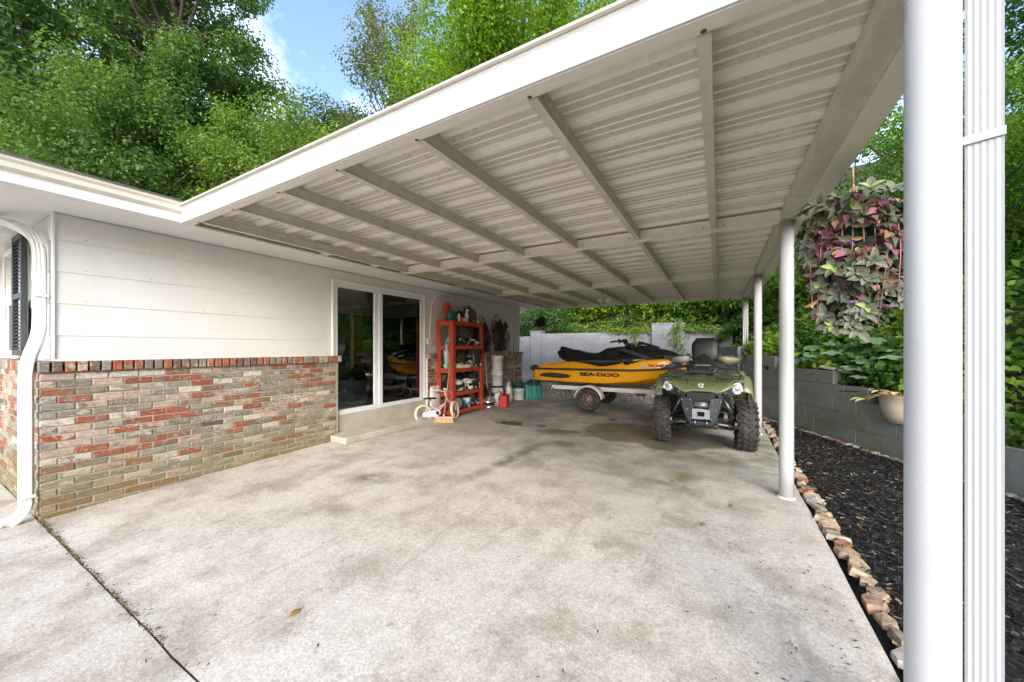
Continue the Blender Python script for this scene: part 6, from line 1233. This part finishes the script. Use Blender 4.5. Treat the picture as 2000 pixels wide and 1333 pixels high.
base_c = np.where((kk < .36*pur+.06)[:, None], np.array([.21, .075, .115]), np.where((kk < .62*pur+.12)[:, None], np.array([.24, .15, .085]), np.array([.08, .10, .06])))
leaf_cloud('leaf_mass', P, np.stack([np.cos(a), np.sin(a), .5+0*a], 1)+r.normal(size=(m, 3))*.45, r.uniform(.045, .085, m), base_c*r.uniform(.7, 1.3, (m, 1)), leaf_mat('basket_leaf', .15, .6), hp, .66, .25, np.stack([np.cos(a), np.sin(a), -.6+0*a], 1))['kind'] = 'stuff'
stem_m = M('plant_stem', (.30, .13, .15), .6)
for k in range(9):          # trailing strands with coloured leaves
    sx = -.9+1.8*k/8; p0 = SD*sx*.10+CD*.09; p1 = SD*sx*.20+CD*.17; low = -.80-rr.uniform(0, .22); path = [p0+Vector((0, 0, -.39)), p1+Vector((0, 0, -.40)), p1*1.1+Vector((0, 0, -.58)), p1*1.15+SD*rr.uniform(-.05, .05)+Vector((0, 0, low))]
    mb = MB(); mb.tube(smooth_path(path, 4), .0028, 6); mb.build('stem', stem_m, hp)
    for j in range(9):
        t_ = .3+.7*j/9; i = min(2, int(t_*3)); p_ = path[i].lerp(path[i+1], t_*3-i); b = rr.uniform(0, 2*PI); d = Vector((math.cos(b), math.sin(b), rr.uniform(-.7, .3))).normalized(); n_ = d.orthogonal().normalized(); q = Matrix((d, n_.cross(d), n_)).transposed(); link('leaf', rr.choice([LP, LT, LT, LP, LG, LG]) if k != 3 else LV_, hp, p_, q.to_euler(), (rr.uniform(.05, .09),)*3)
# glazed planter on the wall step
pt = root('planter', 'round cream planter with yellowing leaves on the block wall step', 'planter', (2.03, 6.47, .445)); mb = MB(); mb.lathe([(.12, .0), (.145, .008), (.185, .10), (.212, .22), (.222, .335), (.235, .345), (.235, .365), (.21, .365), (.20, .33), (.001, .325)], n=36); mb.build('pot', M('cream_glaze', (.50, .43, .34), .3, var=.1, scale=50), pt)
mb = MB(); mb.lathe([(.2355, .352), (.236, .366), (.22, .370)], n=36, cap=False); mb.build('rim_band', M('rim_brown', (.22, .09, .03), .5), pt)
LYg = big_leaf(bl_mat('leaf_yellow', (.50, .48, .05), (.36, .42, .06), (.5, .5, .15)), .6)
for k in range(9):
    a = [PI*1.02, PI*1.1, 2.6, 4.2, .5, 1.5, 5.2, 3.6, 4.8][k]; d = Vector((math.cos(a), math.sin(a), .3)).normalized(); base = Vector((.14*math.cos(a), .14*math.sin(a), .34)); tip = base+d*(.14 if k > 1 else .26)+Vector((0, 0, .03 if k > 1 else -.12)); mb = MB(); mb.tube([(0, 0, .33), base+Vector((0, 0, .06)), tip], .004, 5); mb.build('stem', mt['leaf_stem'] if 'leaf_stem' in mt else mt['wood_handle'], pt)
    n_ = Vector((0, 0, 1)); d2 = (d+Vector((0, 0, -.5))).normalized(); n_ = (n_-d2*n_.dot(d2)).normalized(); q = Matrix((d2, n_.cross(d2), n_)).transposed(); link('leaf', LYg, pt, tip, q.to_euler(), (.11 if k > 1 else .14,)*3)
# broad lobed plant and fine leaved plant behind the wall
def lobed(mat):
    mb = MB(); pts = []
    for k in range(25): a = -2.7+5.4*k/24; rr_ = (.62+.38*abs(math.cos(a*2.5)))*(1 if abs(a) < 2.3 else .8); pts.append((rr_*math.cos(a)*.5+.35, rr_*math.sin(a)*.5, -.10*rr_**2))
    mb._add([(0, 0, 0)]+pts, [(0, k+1, k+2) for k in range(24)], True); o = mb.build('leaf', mat); me = o.data; bpy.data.objects.remove(o); return me
LL = lobed(bl_mat('leaf_lobed', (.03, .10, .022), (.06, .16, .03), (.07, .17, .05)))
for (nm, lab, bx, by, bz, cntl, hh_) in (('hydrangea_plant', 'broad lobed dark leaves behind the wall under the hanging plant', 2.1, 7.35, .75, 34, .75), ('hydrangea_plant', 'broad leaved plant behind the wall beside the middle column', 1.75, 8.1, .95, 26, .6)):
    t_ = root(nm, lab, 'plant', (bx, by, bz), 0, 'broad leaved plants behind the wall')
    for k in range(cntl):
        a = rr.uniform(0, 2*PI); q = rr.random()**.7; p_ = Vector((.62*q*math.cos(a), .5*q*math.sin(a), hh_*(1-.5*q)*rr.uniform(.55, 1.1)));
        if k % 3 == 0: mb = MB(); mb.tube([(0, 0, -.1), p_*.6+Vector((0, 0, .12)), p_], .006, 5); mb.build('stem', mt['bark'], t_)
        d = Vector((math.cos(a)-.2, math.sin(a)-.7, -.25)).normalized(); n_ = Vector((-.1, -.4, 1)); n_ = (n_-d*n_.dot(d)).normalized(); m_ = Matrix((d, n_.cross(d), n_)).transposed(); link('leaf', LL, t_, p_, m_.to_euler(), (rr.uniform(.20, .34),)*3)
shrub('parsley_plant', 'fine leaved bright green plant behind the cream planter', (2.25, 6.95, .62), .34, .3, .55, 1500, .06, (.03, .10, .015), (.08, .20, .03), 81, .4, 'plant', 'fine plants by the planter', 16)
shrub('vine_plant', 'bright lime round leaved vine spilling at the right picture edge', (3.35, 5.2, .35), .75, .7, .75, 1500, .13, (.13, .28, .012), (.27, .44, .03), 82, .9, 'vine', 'vines at the right edge', 18); shrub('vine_plant', 'low green leaves between flat stones at the right edge', (2.75, 4.75, .1), .35, .3, .3, 420, .08, (.06, .17, .012), (.16, .3, .03), 83, .8, 'vine', 'vines at the right edge', 10)
shrub('vine_plant', 'glossy green climbing leaves on the bank right of the downspout', (3.9, 5.9, .8), 1.0, .8, 1.5, 4200, .11, (.03, .11, .015), (.09, .22, .04), 84, .8, 'vine', 'vines at the right edge', 26)
# flat stones stepping down at the right edge
mt['flag'] = M('flagstone', (.24, .20, .155), .85, var=.3, scale=6, bump=.5, bscale=30, dirt=(.12, .13, .06), dirt_amt=.5)
for k, (x, y, z, sx, sy, rz_, lab) in enumerate(((2.72, 5.0, .16, .34, .24, .5, 'flat brown stone slab at the right edge, upper'), (2.55, 4.55, .06, .32, .22, .9, 'greenish flat stone at the right edge, middle'), (2.28, 4.2, .0, .26, .18, .7, 'reddish flat stone lowest at the right edge'), (3.0, 5.35, .28, .36, .26, .3, 'dark flat stone under the lime vine'))):
    o = link('flat_stone', SM[k].copy() if k else SM[0].copy(), None, (x, y, z), (R(6), R(-5), rz_), (sx, sy, .085)); o.data.materials[0] = mt['flag']; tag(o, lab, 'stone', 'flat stones at the right edge')
bd_ = MB(); bd_.box((0, 0, 0), (.55, .10, .03)); o = bd_.build('board', mt['sill'], None, bevel=.004, loc=(1.62, 7.42, 1.06), rot=(R(5), R(9), R(-52))); tag(o, 'weathered grey board lying on top of the retaining wall', 'board')
bd_ = MB(); bd_.prism([(-.35, -.12), (.30, -.16), (.38, .10), (-.28, .16)], 'z', 0, .012); o = bd_.build('black_tray', mt['bag_black'], None, loc=(1.86, 6.98, .79), rot=(R(4), R(-6), R(-60))); tag(o, 'torn black plastic sheet on top of the retaining wall', 'plastic sheet')
